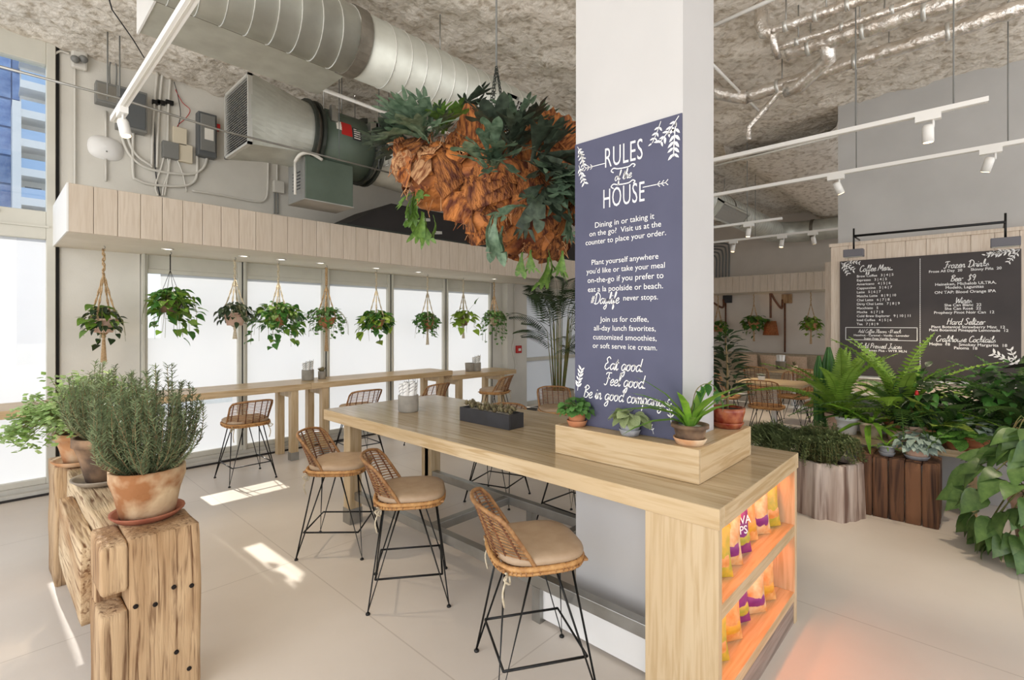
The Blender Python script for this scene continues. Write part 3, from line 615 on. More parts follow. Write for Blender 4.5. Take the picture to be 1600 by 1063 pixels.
for (a, b, c_, d_), lb in (((268, 204, 290, 226), 'upper square beige control cover with red wires'), ((277, 230, 299, 253), 'lower square beige control cover beside the switch')):
    t = wthing('control_cover', lb, 'electrical box', (a+c_)/2, (b+d_)/2); wpart(t, 'cover', wbox(MB(), a, b, c_, d_, .06), MT['beige'], .006)
    if b < 210: wpart(t, 'red_wire', wtube([(280, 204), (278, 196), (290, 185), (297, 172), (285, 160), (274, 140)], .004), MT['red']); wpart(t, 'black_wire', wtube([(276, 204), (282, 180), (278, 150), (272, 128)], .004), MT['blackp'])
    else: wpart(t, 'white_cable', wtube([(268, 225), (275, 245), (285, 270), (292, 300)], .008), MT['conduit'])
t = wthing('disconnect_switch', 'dark grey disconnect switch with red side handle', 'switch', 320, 215)
wpart(t, 'box', wbox(MB(), 305, 185, 334, 245, .12), MT['boxdk'], .008); wpart(t, 'door', wbox(MB(), 308, 188, 331, 238, .02, .12), MT['boxgrey'], .006)
wpart(t, 'paper_label', wbox(MB(), 314, 208, 328, 222, .002, .141), MT['label']); wpart(t, 'handle', wbox(MB(), 333, 198, 340, 206, .06, .04), MT['red'], .004)
t = wthing('wall_conduit', 'long white conduit bending along the wall under the fan', 'conduit', 380, 310)
wpart(t, 'pipe', wtube([(300, 298), (350, 306), (398, 315), (413, 313), (418, 300), (419, 262), (420, 235)], .014), MT['conduit'])
t = wthing('outlet_box', 'white outlet box with twin conduits below the fan hood', 'electrical box', 433, 293)
wpart(t, 'box', wbox(MB(), 425, 286, 441, 301, .07), MT['conduit'], .004)
for px in (429, 434): wpart(t, 'conduit', wtube([(px, 300), (px, 318), (px, 334)], .01), MT['boxgrey'])
wpart(t, 'upper_conduit', wtube([(433, 286), (433, 262), (434, 240)], .012), MT['conduit'])
t = wthing('fire_alarm', 'small red fire alarm call point on the window pier', 'fire alarm', 809, 545)
p = at(809, 546, y=WY-.2)
o = MB().box((p.x-.07, WY-.25-WY, -.075), (p.x+.07, -.2, .075)); o.v = [(v[0]-t.location.x, v[1], v[2]) for v in o.v]; t.location.z = p.z
bev(o.build('housing', MT['red'], t), .01); o = MB().box((p.x-.035, -.256, -.03), (p.x+.035, -.25, .02)); o.v = [(v[0]-t.location.x, v[1], v[2]) for v in o.v]; o.build('pull_bar', MT['label'], t)
t = wthing('wall_conduit', 'thin white conduit curving down the window pier past the alarm', 'conduit', 803, 560)
wpart(t, 'pipe', MB().tube(catmull([at(x, y, y=WY-.22) for x, y in ((804, 440), (804, 520), (801, 545), (806, 570), (804, 580))], 5), .012), MT['conduit'])
# ------------------------------------------------------------------ communal table
TX0, TX1, TY0, TY1, TZ, TT = 2.02, 3.213, .755, 4.136, .972, .087
t = thing('communal_table', 'long blond oak communal table with sealed plank top built round the white column', 'table', (TX0, TY0, 0))
TL, TWD = TY1-TY0, TX1-TX0
npl = 7; pw = TWD/npl
def tp(mb): mb.v = [(x-TX0, y-TY0, z) for x, y, z in mb.v]; return mb
for i in range(npl):
    x0 = TX0+i*pw; segs = [(TY0, TY1)]
    if x0+pw > CX0 and x0 < CX1: segs = [(TY0, CY0-.001), (CY1+.001, TY1)]
    for a, b in segs: bev(tp(MB().box((x0+.0005, a, TZ-.04), (x0+pw-.0005, b, TZ))).build('plank', MT['oaktop'], t), .0012, 1)
ap = MT['oak']
bev(tp(MB().box((TX0-.004, TY0-.002, TZ-TT), (TX0+.06, TY1, TZ-.0015))).build('apron', ap, t), .003)
bev(tp(MB().box((TX1-.06, TY0-.002, TZ-TT), (TX1+.004, TY1, TZ-.0015))).build('apron', ap, t), .003)
bev(tp(MB().box((TX0+.06, TY0-.003, TZ-TT), (TX1-.06, TY0+.05, TZ-.0015))).build('end_apron', MT['oakx'], t), .002)
bev(tp(MB().box((TX0+.06, TY1-.05, TZ-TT), (TX1-.06, TY1+.001, TZ-.0015))).build('end_apron', MT['oakx'], t), .002)
for x in (TX0+.11, TX1-.22):
    for y in (3.89, 2.95 if x < 2.5 else 3.94):
        if y == 2.95: continue
        bev(tp(MB().box((x, y, .0), (x+.11, y+.11, TZ-TT))).build('leg', MT['oakz'], t), .004)
        if x < 2.5: tp(MB().box((x-.004, y-.004, 0), (x+.114, y+.114, .13))).build('leg_sleeve', MT['steel'], t)
# end cabinet with two shelves of snacks
EY = 1.083
bev(tp(MB().box((TX0+.002, TY0+.004, .0), (TX0+.042, EY, TZ-TT))).build('side_panel', MT['oakz'], t), .003)
bev(tp(MB().box((TX1-.042, TY0+.004, .0), (TX1-.002, EY, TZ-TT))).build('side_panel', MT['oakz'], t), .003)
tp(MB().box((TX0+.042, EY-.03, .128), (TX1-.042, EY-.0, TZ-TT))).build('back_panel', MT['oakx'], t)
bev(tp(MB().box((TX0+.042, TY0+.008, .500), (TX1-.042, EY-.03, .564))).build('shelf', MT['oakx'], t), .003)
bev(tp(MB().box((TX0+.042, TY0+.008, .128), (TX1-.042, EY-.03, .18))).build('shelf', MT['oakx'], t), .003)
tp(MB().box((TX0+.042, TY0+.012, 0), (TX1-.042, TY0+.04, .128))).build('plinth', woodmat('grey oak plinth', '8a7a70', '9c8b7f', '766559', 0, .5), t)
ledm = mat('warm light strip', 'ff8a3a', None, emit=1.5)
for z in (TZ-TT-.012, .488):
    tp(MB().box((TX0+.05, TY0+.055, z), (TX1-.05, TY0+.075, z+.01))).build('light_strip', ledm, t)
    light('shelf_light', 'AREA', ((TX0+TX1)/2, TY0+.10, z-.005), 2.3 if z > .6 else 1.8, (1, .25, .055), rot=(rad(18), 0, 0), shape='RECTANGLE', size=1.05, size_y=.03)
# foot rails near the floor
fr = thing('foot_rail', 'brushed steel foot rail frame running low under the communal table', 'foot rail', (2.2, 1.1, 0))
for x in (2.17, 3.0): bev(MB().box((x-2.2, -.01, .2), (x-2.14, 2.79, .27)).build('rail', MT['steel'], fr), .004)
for y in (.95, 1.75): bev(MB().box((.03, y, .205), (.8, y+.06, .265)).build('cross_bar', MT['steel'], fr), .003)
for x, y in ((2.17, -.01), (2.17, .72), (3.0, .0), (3.0, 1.5)): MB().box((x-2.2, y, 0), (x-2.14, y+.06, .2)).build('foot', MT['steel'], fr)
MB().box((.0, .0, .02), (.012, .75, .19)).build('kick_panel', MT['white'], fr)
# riser box around the column foot
RX0, RX1, RY0, RY1, RZ = 2.253, 2.973, .935, 1.775, 1.135
t = thing('riser_box', 'blond oak riser box wrapped round the column foot on the table', 'box', (RX0, RY0, TZ))
def rb(nm, a, b, m): o = MB().box((a[0]-RX0, a[1]-RY0, a[2]-TZ), (b[0]-RX0, b[1]-RY0, b[2]-TZ)).build(nm, m, t); return bev(o, .003)
rb('front_board', (RX0, RY0, TZ+.001), (RX0+.022, RY1, RZ), MT['oak']); rb('back_board', (RX1-.022, RY0, TZ+.001), (RX1, RY1, RZ), MT['oak'])
rb('end_board', (RX0+.022, RY0, TZ+.001), (RX1-.022, RY0+.022, RZ), MT['oakx']); rb('end_board', (RX0+.022, RY1-.022, TZ+.001), (RX1-.022, RY1, RZ), MT['oakx'])
rb('top_board', (RX0+.022, RY0+.022, RZ-.03), (CX0-.002, RY1-.022, RZ-.001), MT['oak']); rb('top_board', (CX1+.002, RY0+.022, RZ-.03), (RX1-.022, RY1-.022, RZ-.001), MT['oak'])
rb('top_board', (CX0, RY0+.022, RZ-.03), (CX1, CY0-.002, RZ-.001), MT['oakx']); rb('top_board', (CX0, CY1+.002, RZ-.03), (CX1, RY1-.022, RZ-.001), MT['oakx'])
# snack bags on the two shelves
bagm = [mat('yellow snack bag', 'e0a52a', 'd9862a', 18, .35), mat('purple snack bag', '7a1f6b', '8d2b7a', 18, .35), mat('orange snack bag', 'd98436', 'e8b070', 20, .35), mat('cream snack bag', 'e3c79a', 'd98f4a', 18, .35), mat('green yellow snack bag', 'a7a035', 'dcb13a', 18, .35)]
def bag(loc, wd, ht, m, label, rz, lean, text=None):
    b = thing('snack_bag', label, 'snack bag', loc, rz, 'snack bags on the lit shelves'); b.rotation_euler = (rad(lean), 0, rz)
    def sheet(s):
        P = []
        for i in range(9):
            v = i/8; row = []
            for j in range(7):
                u = j/6*2-1; puff = (max(0, 1-abs(u)**2.2)*math.sin(PI*min(1, max(0, v)))**.6)*.036
                row.append((u*wd/2*(1-.12*math.sin(PI*v)), s*(puff+R.uniform(0, .004)*math.sin(PI*v)), v*ht))
            P.append(row if s < 0 else row[::-1])
        return P
    mb = MB().grid(sheet(-1)).grid(sheet(1)); mb.build('pouch', m, b)
    MB().box((-wd/2, -.003, ht-.015), (wd/2, .003, ht+.004)).build('top_seal', m, b)
    pm = {0: 'purple', 1: 'lime'}
    P = [[(u*wd*.32, -.0385+.012*abs(u)**2+.012*abs(v)**2, ht*(.36+v*.16)) for u in (-1, -.5, 0, .5, 1)] for v in (-1, -.5, 0, .5, 1)]
    MB().grid(P).build('print_panel', bagm[(bagm.index(m)+3) % 5], b)
    if text:
        for k, s in enumerate(text):
            me = textmesh(s, .055, offset=.01); me.transform(Matrix(((1, 0, 0, 0), (0, 0, -1, -.0405), (0, 1, 0, ht*(.66-.2*k)), (0, 0, 0, 1)))); obj('lettering', me, MT['chalk'], b)
spec = [(2.15, 1, 'e', 0, 'yellow and cream snack bag at the near end of the upper shelf'), (2.58, 1, 't', 1, 'purple snack bag with large white letters on the upper shelf'), (2.27, 1, 'e', 4, 'lime printed snack bag second on the upper shelf'), (2.42, 1, 'e', 3, 'cream snack bag just before the purple lettered bag'), (2.75, 1, 'e', 2, 'orange snack bag past the middle of the upper shelf'), (2.89, 1, 'e', 3, 'pale snack bag next to last on the upper shelf'), (3.04, 1, 'e', 4, 'lime and yellow snack bag last on the upper shelf'),
        (2.15, 0, 'e', 0, 'yellow snack bag at the near end of the lower shelf'), (2.26, 0, 'e', 4, 'lime snack bag second along the lower shelf'), (2.46, 0, 'e', 2, 'orange snack bag in the middle of the lower shelf'), (2.64, 0, 'e', 1, 'purple snack bag on the lower shelf'), (2.79, 0, 'e', 3, 'cream snack bag beside the purple one on the lower shelf'), (2.95, 0, 'e', 2, 'orange snack bag last on the lower shelf')]
for x, up, k, c, lb in spec: bag((x, .875+R.uniform(-.02, .02), .566 if up else .182), .165, (.235 if up else .215)+R.uniform(-.01, .01), bagm[c], lb, rad(R.uniform(-48, -22)), -7, ('AVA', 'PS') if k == 't' else None)

# ------------------------------------------------------------------ things on the table
def napkin_cup(label, loc, r, h, nn, m=None):
    t = thing('napkin_holder', label, 'napkin holder', loc, group='napkin holders')
    MB().lathe([(r*.93, 0), (r, .012), (r, h-.004), (r-.004, h), (r-.014, h), (r-.014, .02)], n=24).build('cup', m or MT['conc'], t)
    for i in range(nn):
        a = 2*PI*i/nn+.4; rr = r*.52; p0 = Vector((rr*.8*math.cos(a), rr*.8*math.sin(a), .025)); p1 = Vector((rr*1.25*math.cos(a+.2), rr*1.25*math.sin(a+.2), h*(1.72+.12*math.sin(i*5))))
        o = MB().tube([p0, p1], r*.3, 10).build('rolled_napkin', MT['napkin'], t)
        s = MB(); d = (p1-p0)
        for q in (.62, .74, .88):
            c0 = p0+d*q; s.tube(catmull([c0+Vector((r*.305*math.cos(b), r*.305*math.sin(b), .05*(b-PI)/PI)) for b in [k*2*PI/6 for k in range(7)]], 2), .0022, 4)
        s.build('printed_stripe', MT['ink'], o, kind='stuff')
napkin_cup('round concrete holder of rolled striped napkins on the communal table', (2.46, 3.515, TZ), .085, .14, 6)
t = thing('succulent_box', 'low black wooden trough of small succulents on the communal table', 'planter', (2.5, 2.377, TZ))
bxw, bxl, bxh = .155, .523, .105
for a, b in (((0, 0, 0), (.014, bxl, bxh)), ((bxw-.014, 0, 0), (bxw, bxl, bxh)), ((.014, 0, 0), (bxw-.014, .014, bxh)), ((.014, bxl-.014, 0), (bxw-.014, bxl, bxh)), ((.014, .014, 0), (bxw-.014, bxl-.014, .012))): bev(MB().box(a, b).build('board', MT['blackp'], t), .002, 1)
MB().box((.014, .014, .07), (bxw-.014, bxl-.014, .085)).build('gravel', MT['pebble'], t)
slf = [leafmesh('succulent_leaf', [(0, .08), (.3, .26), (.6, .3), (.85, .16), (1, 0)], bend=-.5, fold=.4, m=LF[k]) for k in ('succ', 'succ2')]
for i in range(26):
    y = .035+(i//2)*.038+R.uniform(-.01, .01); x = .05+(i % 2)*.055+R.uniform(-.012, .012); me = slf[0 if R.random() < .6 else 1]; h = R.uniform(.09, .12)
    for k in range(9): a = k*2.4; e = .2+1.1*k/9; put_leaf(t, me, (x, y, h), (math.cos(a)*math.cos(e), math.sin(a)*math.cos(e), math.sin(e)), R.uniform(.026, .042))
def tuft(mb, c, n, r, h, rnd=R, w=.0015):
    for i in range(n): a = rnd.uniform(0, 2*PI); q = rnd.uniform(.2, 1)*r; mb.tube(catmull([c, (c[0]+q*.3*math.cos(a), c[1]+q*.3*math.sin(a), c[2]+h*.6), (c[0]+q*math.cos(a), c[1]+q*math.sin(a), c[2]+h*rnd.uniform(.6, 1))], 3), w, 4)
    return mb
lsm = leafmesh('leaf', ROUND, bend=.35, fold=.2, m=LF['small']); lgrey = leafmesh('leaf', ROUND, bend=.5, fold=.2, m=LF['greyg']); lov = leafmesh('leaf', OVATE, bend=.5, fold=.25, m=LF['deep'])
t = thing('potted_plant', 'small bushy plant in a terracotta pot at the far end of the riser box', 'potted plant', (2.315, 1.665, RZ))
z = pot(t, (0, 0, 0), .055, .04, .068, MT['terra'], saucer=.058); tuft(MB(), (0, 0, z-.02), 16, .09, .09).build('stems', LF['stem'], t, kind='stuff')
bush(t, (0, .01, z+.022), .098, .055, 150, [lsm], .038, low=-.4)
t = thing('potted_plant', 'low pale leaved plant in a small dark pot in the middle of the riser', 'potted plant', (2.312, 1.325, RZ))
z = pot(t, (0, 0, 0), .052, .046, .045, MT['greypot'], rim=0, saucer=.056); tuft(MB(), (0, 0, z-.02), 8, .06, .05).build('stems', LF['stem'], t, kind='stuff')
bush(t, (0, -.01, z+.04), .075, .035, 30, [lgrey], .06, low=-.3); MB().lathe([(.03, 0), (.036, .03), (.025, .05)], (.012, .02, z-.01), 12).build('dark_moss', LF['dark'], t)
t = thing('potted_plant', 'strappy bright green plant in a worn clay bowl at the riser corner', 'potted plant', (2.34, 1.015, RZ))
z = pot(t, (0, 0, 0), .082, .058, .085, MT['terradk'], saucer=.078, sm=MT['terraold'], soilm=MT['pebble'])
sl_ = leafmesh('leaf', [(0, .04), (.3, .07), (.6, .075), (.85, .045), (1, 0)], bend=.75, fold=.35, m=LF['dracaena'])
for i in range(16):
    a = i*2.4; e = R.uniform(1.0, 1.5); put_leaf(t, sl_, (.02*math.cos(a), .02*math.sin(a), z-.01), (math.cos(a)*math.cos(e), math.sin(a)*math.cos(e), math.sin(e)), R.uniform(.17, .30), 0)
for v, s_ in (((-.55, .65, .95), .33), ((-.5, .75, .5), .28)): put_leaf(t, sl_, (0, 0, z), v, s_, 0)
pts = catmull([(0, 0, z), (.0, -.03, z+.17), (.045, -.09, z+.2), (.07, -.13, z+.1)], 6); MB().tube(pts, .0022, 5).build('arching_stem', LF['stem'], t)
for k in range(4, 18, 2): put_leaf(t, lov, pts[k], (R.uniform(-.6, .6), R.uniform(-.8, .2), -.7), .06)
t = thing('potted_plant', 'spiky dark leaved shrub in a red crackle glazed bowl on the riser back corner', 'potted plant', (2.862, 1.025, RZ))
z = pot(t, (0, 0, 0), .092, .075, .10, MT['glazered'], rim=0, saucer=.085, sm=MT['glazered'])
MB().tube([(0, 0, z-.02), (0, 0, z+.22), (.0, .01, z+.40)], [.008, .006, .003], 6).build('trunk', LF['rosestem'], t)
ldk = leafmesh('leaf', LANCE, W=1.5, bend=.3, fold=.3, m=LF['dark'])
for i in range(90):
    q = i/90; zz = z+.06+.37*q; rr = .14*(1-q)**.6+.02; a = i*2.4
    put_leaf(t, ldk, (rr*.35*math.cos(a), rr*.35*math.sin(a), zz), (math.cos(a), math.sin(a), R.uniform(.1, .8)), R.uniform(.09, .15)*(1.1-.4*q), R.uniform(-.4, .4))

# ------------------------------------------------------------------ rattan stools
def make_seat(name, label, cat, sh, bh, foot, cushion=True, grp='rattan counter stools', seatm='rattan', wdt=.22):
    t = thing(name, label, cat, group=grp)
    def edge(a, k=1): c, s = math.cos(a), math.sin(a); return Vector((math.copysign(abs(c)**.62, c)*wdt*k, math.copysign(abs(s)**.62, s)*.215*k, sh))
    rim = [edge(2*PI*i/28) for i in range(28)]
    MB().tube(rim, .013, 6, closed=True).tube([p-Vector((0, 0, .02)) for p in rim], .009, 5, closed=True).build('seat_rim', MT[seatm+'lt'] if seatm == 'rattan' else MT[seatm], t)
    s = MB()
    for i in range(15):
        y = -.2+i*.0285; ww = max((abs(p.x) for p in rim if abs(p.y-y) < .04), default=.1)*.98; s.box((-ww, y-.010, sh-.008), (ww, y+.010, sh+.002))
    s.build('woven_seat', MT[seatm], t, kind='stuff')
    wr = MB()
    for i in range(56):
        p = edge(2*PI*i/56); q = edge(2*PI*(i+.5)/56); wr.tube([p+Vector((0, 0, .013)), q*1.04+Vector((0, 0, -.012-.04*sh)), q-Vector((0, 0, .03))], .0035, 4, False)
    wr.build('wrapping', MT[seatm], t, kind='stuff')
    if cushion:
        P = []
        for r_, z in ((1.0, .012), (1.015, .024), (1.0, .036), (.93, .047), (.75, .053), (.4, .056), (.01, .057)): P.append([edge(2*PI*i/28, r_*.97)+Vector((0, .012, z)) for i in range(29)])
        MB().grid(P).build('cushion', MT['leather'], t)
    # back: a leaning shell that wraps round from side to side
    def bk(u, v):
        a = u*rad(64); lean = .075*v+.02*v*v-.06*u*u*(1-v); cut = 1-.13*abs(u)**3
        return Vector(((wdt+.012)*math.sin(a)*(1+.03*v), -.205*math.cos(a)**.8-lean, sh-.01+bh*v*cut))
    fr = [bk(-1, .0)]+[bk(-1, v) for v in (.35, .7, .88)]+[bk(u/10, 1) for u in range(-9, 10)]+[bk(1, v) for v in (.88, .7, .35, 0)]
    MB().tube(catmull(fr, 3), .0105, 6).build('back_frame', MT[seatm], t)
    for k in range(-3, 4): MB().tube([bk(k/3.6, v/5) for v in range(6)], .0055, 5).build('back_rib', MT['rattandk'], t)
    s = MB()
    for k in range(1, 15): s.tube([bk(u/8*.985, k/15) for u in range(-8, 9)], .0042 if k % 2 else .0034, 4, False)
    s.build('back_weave', MT[seatm], t, kind='stuff')
    # hairpin legs and foot bars
    for sx in (-1, 1):
        for sy in (-1, 1):
            ft = Vector((sx*foot, sy*foot, .006)); a = Vector((sx*.16, sy*.055, sh-.025)); b = Vector((sx*.075, sy*.16, sh-.025))
            l = MB().tube([a, ft+Vector((0, 0, .01)), b], .0062, 6).build('leg', MT['black'], t)
            MB().lathe([(.013, 0), (.014, .006), (.008, .014)], (ft.x, ft.y, 0), 10).build('foot_cap', MT['black'], l)
    if cushion:
        q = .30; k = foot-(foot-.11)*q; z = sh*q*.98
        for a, b in (((-k, -k), (k, -k)), ((k, -k), (k, k)), ((k, k), (-k, k)), ((-k, k), (-k, -k))): MB().tube([(a[0], a[1], z), (b[0], b[1], z)], .0062, 6).build('foot_bar', MT['black'], t)
        for sx in (-1, 1):
            p = Vector((sx*.17, -.17, sh-.03)); MB().tube(catmull([p+Vector((sx*.03, -.02, .02)), p, p+Vector((sx*.045, -.03, -.0)), p+Vector((sx*.03, .0, -.03)), p, p+Vector((sx*.02, -.03, -.07)), p+Vector((sx*.01, -.02, -.14))], 4), .005, 5).build('tie_cord', MT['ropew'], t)
    MB().box((-.15, -.15, sh-.03), (.15, .15, sh-.022)).build('seat_plate', MT['black'], t)
    return t
SH = .625
st0 = make_seat('rattan_stool', 'rattan stool with taupe cushion nearest the camera at the table corner', 'stool', SH, .27, .237)
st0.location = (1.84, 1.585, 0); st0.rotation_euler = (0, 0, math.atan2(-.53, .846)-PI/2)
collect(st0)
def face(dx, dy): return math.atan2(dy, dx)-PI/2
for (x, y, dx, dy, lb) in ((1.88, 2.666, .8, -.6, 'rattan stool with taupe cushion second from the table end, turned sideways'), (1.884, 3.595, .7, -.72, 'rattan stool with taupe cushion at the window end of the table'),
    (1.99, 5.93, 0, 1, 'rattan stool under the window counter beside the potted rosemary'), (3.3, 5.8, .06, 1, 'rattan stool at the window counter just behind the table corner'), (4.3, 5.66, -.1, 1, 'rattan stool showing only its back behind the table napkin holder'),
    (5.62, 5.66, -.35, .95, 'rattan stool turned aside under the lower window counter'), (3.46, 3.44, -.95, -.3, 'rattan stool across the table, its feet seen under the top'), (3.45, 2.50, -1, .05, 'rattan stool across the table hidden behind the column base'), (4.93, 3.86, -.6, -.7, 'rattan stool standing by the palm planter beyond the table')):
    dup(st0, (x, y, 0), face(dx, dy), lb)

# ------------------------------------------------------------------ window counters
def counter(label, x0, x1, y0, z, legs):
    t = thing('window_counter', label, 'counter', (x0, y0, 0), group='oak window counters'); d = WY-.09-y0
    for k in range(3): bev(MB().box((0, k*d/3+.0004, z-.075), (x1-x0, (k+1)*d/3-.0004, z)).build('plank', MT['oakx'], t), .002, 1)
    for lx in legs:
        bev(MB().box((lx-x0, .03, 0), (lx-x0+.09, .12, z-.075)).build('leg', MT['oakz'], t), .003)
        bev(MB().box((lx-x0, d-.16, 0), (lx-x0+.09, d-.07, z-.075)).build('leg', MT['oakz'], t), .003)
        bev(MB().box((lx-x0+.02, .12, z-.17), (lx-x0+.07, d-.16, z-.075)).build('leg_rail', MT['oakz'], t), .003)
        MB().box((lx-x0-.004, .026, 0), (lx-x0+.094, .124, .1)).build('leg_shoe', MT['steel'], t)
counter('pale oak window counter running behind the potted herbs', -2.4, 2.86, 6.2, .95, (-1.2, .7, 2.62))
counter('pale oak window counter holding napkins and a small succulent', 2.863, 5.2, 6.2, .95, (3.02, 4.95))
counter('lower oak window counter ending at the wall pier', 5.21, 6.72, 6.2, .865, (5.35, 6.35))
p = at(481, 594, z=.95); napkin_cup('grey concrete napkin holder on the window counter beside a small succulent pot', (p.x, p.y, .95), .078, .14, 5)
p = at(503, 592, z=.95); t = thing('potted_succulent', 'small concrete cube pot of succulent on the window counter', 'potted plant', (p.x, p.y, .95))
pot(t, (0, 0, 0), .052, .05, .105, MT['conc'], rim=0)
for k in range(16): a = k*2.4; e = R.uniform(.3, 1.3); put_leaf(t, slf[0], (.02*math.cos(a), .02*math.sin(a), .1), (math.cos(a)*math.cos(e), math.sin(a)*math.cos(e), math.sin(e)), .055)
p = at(744, 580, z=.865); napkin_cup('napkin holder on the lower counter near the wall pier', (p.x, p.y, .865), .085, .15, 5)
p = at(734, 580.5, z=.865); t = thing('concrete_pot', 'small plain concrete pot beside the napkin holder on the lower counter', 'pot', (p.x, p.y, .865))
pot(t, (0, 0, 0), .085, .075, .15, MT['conc'], rim=0)

# ------------------------------------------------------------------ weathered beam bench and its herb pots
def rough(mb_box, name, m, root, loc, amp=.012, cuts=9, notch=None):
    (x0, y0, z0), (x1, y1, z1) = mb_box; bm = bmesh.new(); bmesh.ops.create_cube(bm, size=1)
    for v in bm.verts: v.co = Vector((x0+(v.co.x+.5)*(x1-x0), y0+(v.co.y+.5)*(y1-y0), z0+(v.co.z+.5)*(z1-z0)))
    bmesh.ops.subdivide_edges(bm, edges=bm.edges[:], cuts=cuts, use_grid_fill=True)
    cx = Vector(((x0+x1)/2, (y0+y1)/2, (z0+z1)/2)); hx = Vector(((x1-x0)/2, (y1-y0)/2, (z1-z0)/2))
    for v in bm.verts:
        d = v.co-cx; n_ = sum(1 for k in range(3) if abs(abs(d[k])-hx[k]) < 1e-4)
        q = v.co*3.1+Vector(loc)*2
        v.co += Vector((noise.noise(q), noise.noise(q+Vector((7, 0, 0))), noise.noise(q+Vector((0, 9, 0)))*.6))*amp
        if n_ >= 2:
            for k in range(3):
                if abs(abs(d[k])-hx[k]) < 1e-4: v.co[k] -= math.copysign(.003 if n_ == 2 else .006, d[k])*(1+.8*noise.noise(q*2))
        if v.co.z < .012+z0 and z0 == 0: v.co.z = max(v.co.z, 0.0)
    me = bpy.data.meshes.new(name); bm.to_mesh(me); bm.free(); me.polygons.foreach_set('use_smooth', [True]*len(me.polygons)); me.materials.append(m)
    o = bpy.data.objects.new(name, me); C.objects.link(o); o.parent = root; return o
BX0, BX1, BZ = .33, .70, .775
t = thing('beam_bench', 'heavy weathered timber bench of old notched beams by the window', 'bench', (BX0, 2.66, 0))
bw = BX1-BX0
rough(((.0, .0, .0), (.0965, .30, .485)), 'post_block', MT['beamz'], t, (1, 0, 0), .003)
rough(((.0, .0, .568), (.0965, .30, .775)), 'post_block', MT['beamz'], t, (2, 0, 0), .003)
rough(((.097, .004, .0), (bw, .30, .782)), 'post_block', MT['beamz'], t, (3, 0, 0), .006, 14)
rough(((.004, .17, .44), (.1, .3, .60)), 'mortise_back', MT['beamz'], t, (4, 0, 0), .002, 3)
rough(((.035, .31, .40), (bw*.52, 1.72, .765)), 'beam', MT['beam'], t, (0, 3, 0), .012, 12)
rough(((bw*.52+.002, .31, .47), (bw-.004, 1.72, .772)), 'beam', MT['beam'], t, (0, 6, 0), .010, 12)
rough(((-.035, .30, .34), (.034, 1.25, .70)), 'side_plank', MT['beam'], t, (5, 3, 0), .008, 10)
rough(((-.02, 1.70, .0), (bw*.55, 2.10, .775)), 'post_block', MT['beamz'], t, (6, 0, 3), .012, 12)
rough(((bw*.55+.002, 1.71, .0), (bw-.01, 2.08, .768)), 'post_block', MT['beamz'], t, (8, 0, 3), .012, 12)
kn = MB()
for px, py in ((.26, .52), (.33, .5), (.19, .47), (.27, .22), (.32, .12), (.12, .49)): kn.tube([(px*bw/.42 if px > .4 else px, -.002, py), (px if px < .4 else bw-.06, .01, py)], .010, 8)
kn.build('nail_hole', mat('old hole', '1d130c', None, rough=1), t, kind='stuff')
def rosemary(root, c, r, h, n, seed, needle=.022):
    rn = random.Random(seed); s, f = MB(), MB()
    for i in range(n):
        a = rn.uniform(0, 2*PI); q = math.sqrt(rn.random()); hh = h*(1-.3*q*q)*rn.uniform(.55, 1.08)
        b = Vector((c[0]+r*.28*q*math.cos(a), c[1]+r*.28*q*math.sin(a), c[2])); tp_ = Vector((c[0]+r*q*math.cos(a+rn.uniform(-.3, .3)), c[1]+r*q*math.sin(a), c[2]+hh))
        mid = b.lerp(tp_, .5)+Vector((r*.2*q*math.cos(a)+rn.uniform(-.03, .03), r*.2*q*math.sin(a)+rn.uniform(-.03, .03), -.02)); pts = catmull([b, mid, tp_], 14)
        s.tube(pts[::3]+[pts[-1]], [.0026*(1-.6*k/len(pts[::3])) for k in range(len(pts[::3])+1)], 4)
        for k in range(4, len(pts)):
            for j in range(5):
                b0 = rn.uniform(0, 2*PI); d = Vector((math.cos(b0), math.sin(b0), rn.uniform(.3, 1.3))).normalized(); sd = d.cross(Vector((.3, .5, .8))).normalized()*.0026; L_ = needle*rn.uniform(.7, 1.2)
                f.add([pts[k]-sd, pts[k]+sd, pts[k]+d*L_+sd*.4, pts[k]+d*L_-sd*.4], [(0, 1, 2, 3)])
    s.build('stems', LF['rosestem'], root, kind='stuff'); f.build('foliage', LF['rosemary'], root, kind='stuff')
t = thing('potted_rosemary', 'large rosemary bush in a limed terracotta pot on the bench end', 'potted plant', (.545, 2.94, BZ+.008))
z = pot(t, (0, 0, 0), .155, .112, .225, mat('limed stained terracotta', '96633a', 'd2b791', 4.5, .85, bump=.25, lo=.42, hi=.56, bscale=30), rim=0, saucer=.152, sm=mat('brick red clay', '8f4f38', 'a86a4e', 8, .8))
rosemary(t, (0, 0, z-.02), .235, .52, 130, 3, .027)
t = thing('potted_rosemary', 'smaller rosemary in a blackened clay pot at the middle of the bench', 'potted plant', (.50, 3.80, BZ+.002))
z = pot(t, (0, 0, 0), .155, .095, .26, MT['terradk'], saucer=.165, sm=MT['claygrey']); rosemary(t, (0, 0, z-.02), .22, .46, 90, 5, .027)
t = thing('potted_herb', 'pale green leafy herb spilling from a clay pot at the bench window end', 'potted plant', (.46, 4.42, BZ+.002))
z = pot(t, (0, 0, 0), .15, .10, .20, MT['terraold'], saucer=.165, sm=MT['terraold'])
rn = random.Random(11); s, f = MB(), MB()
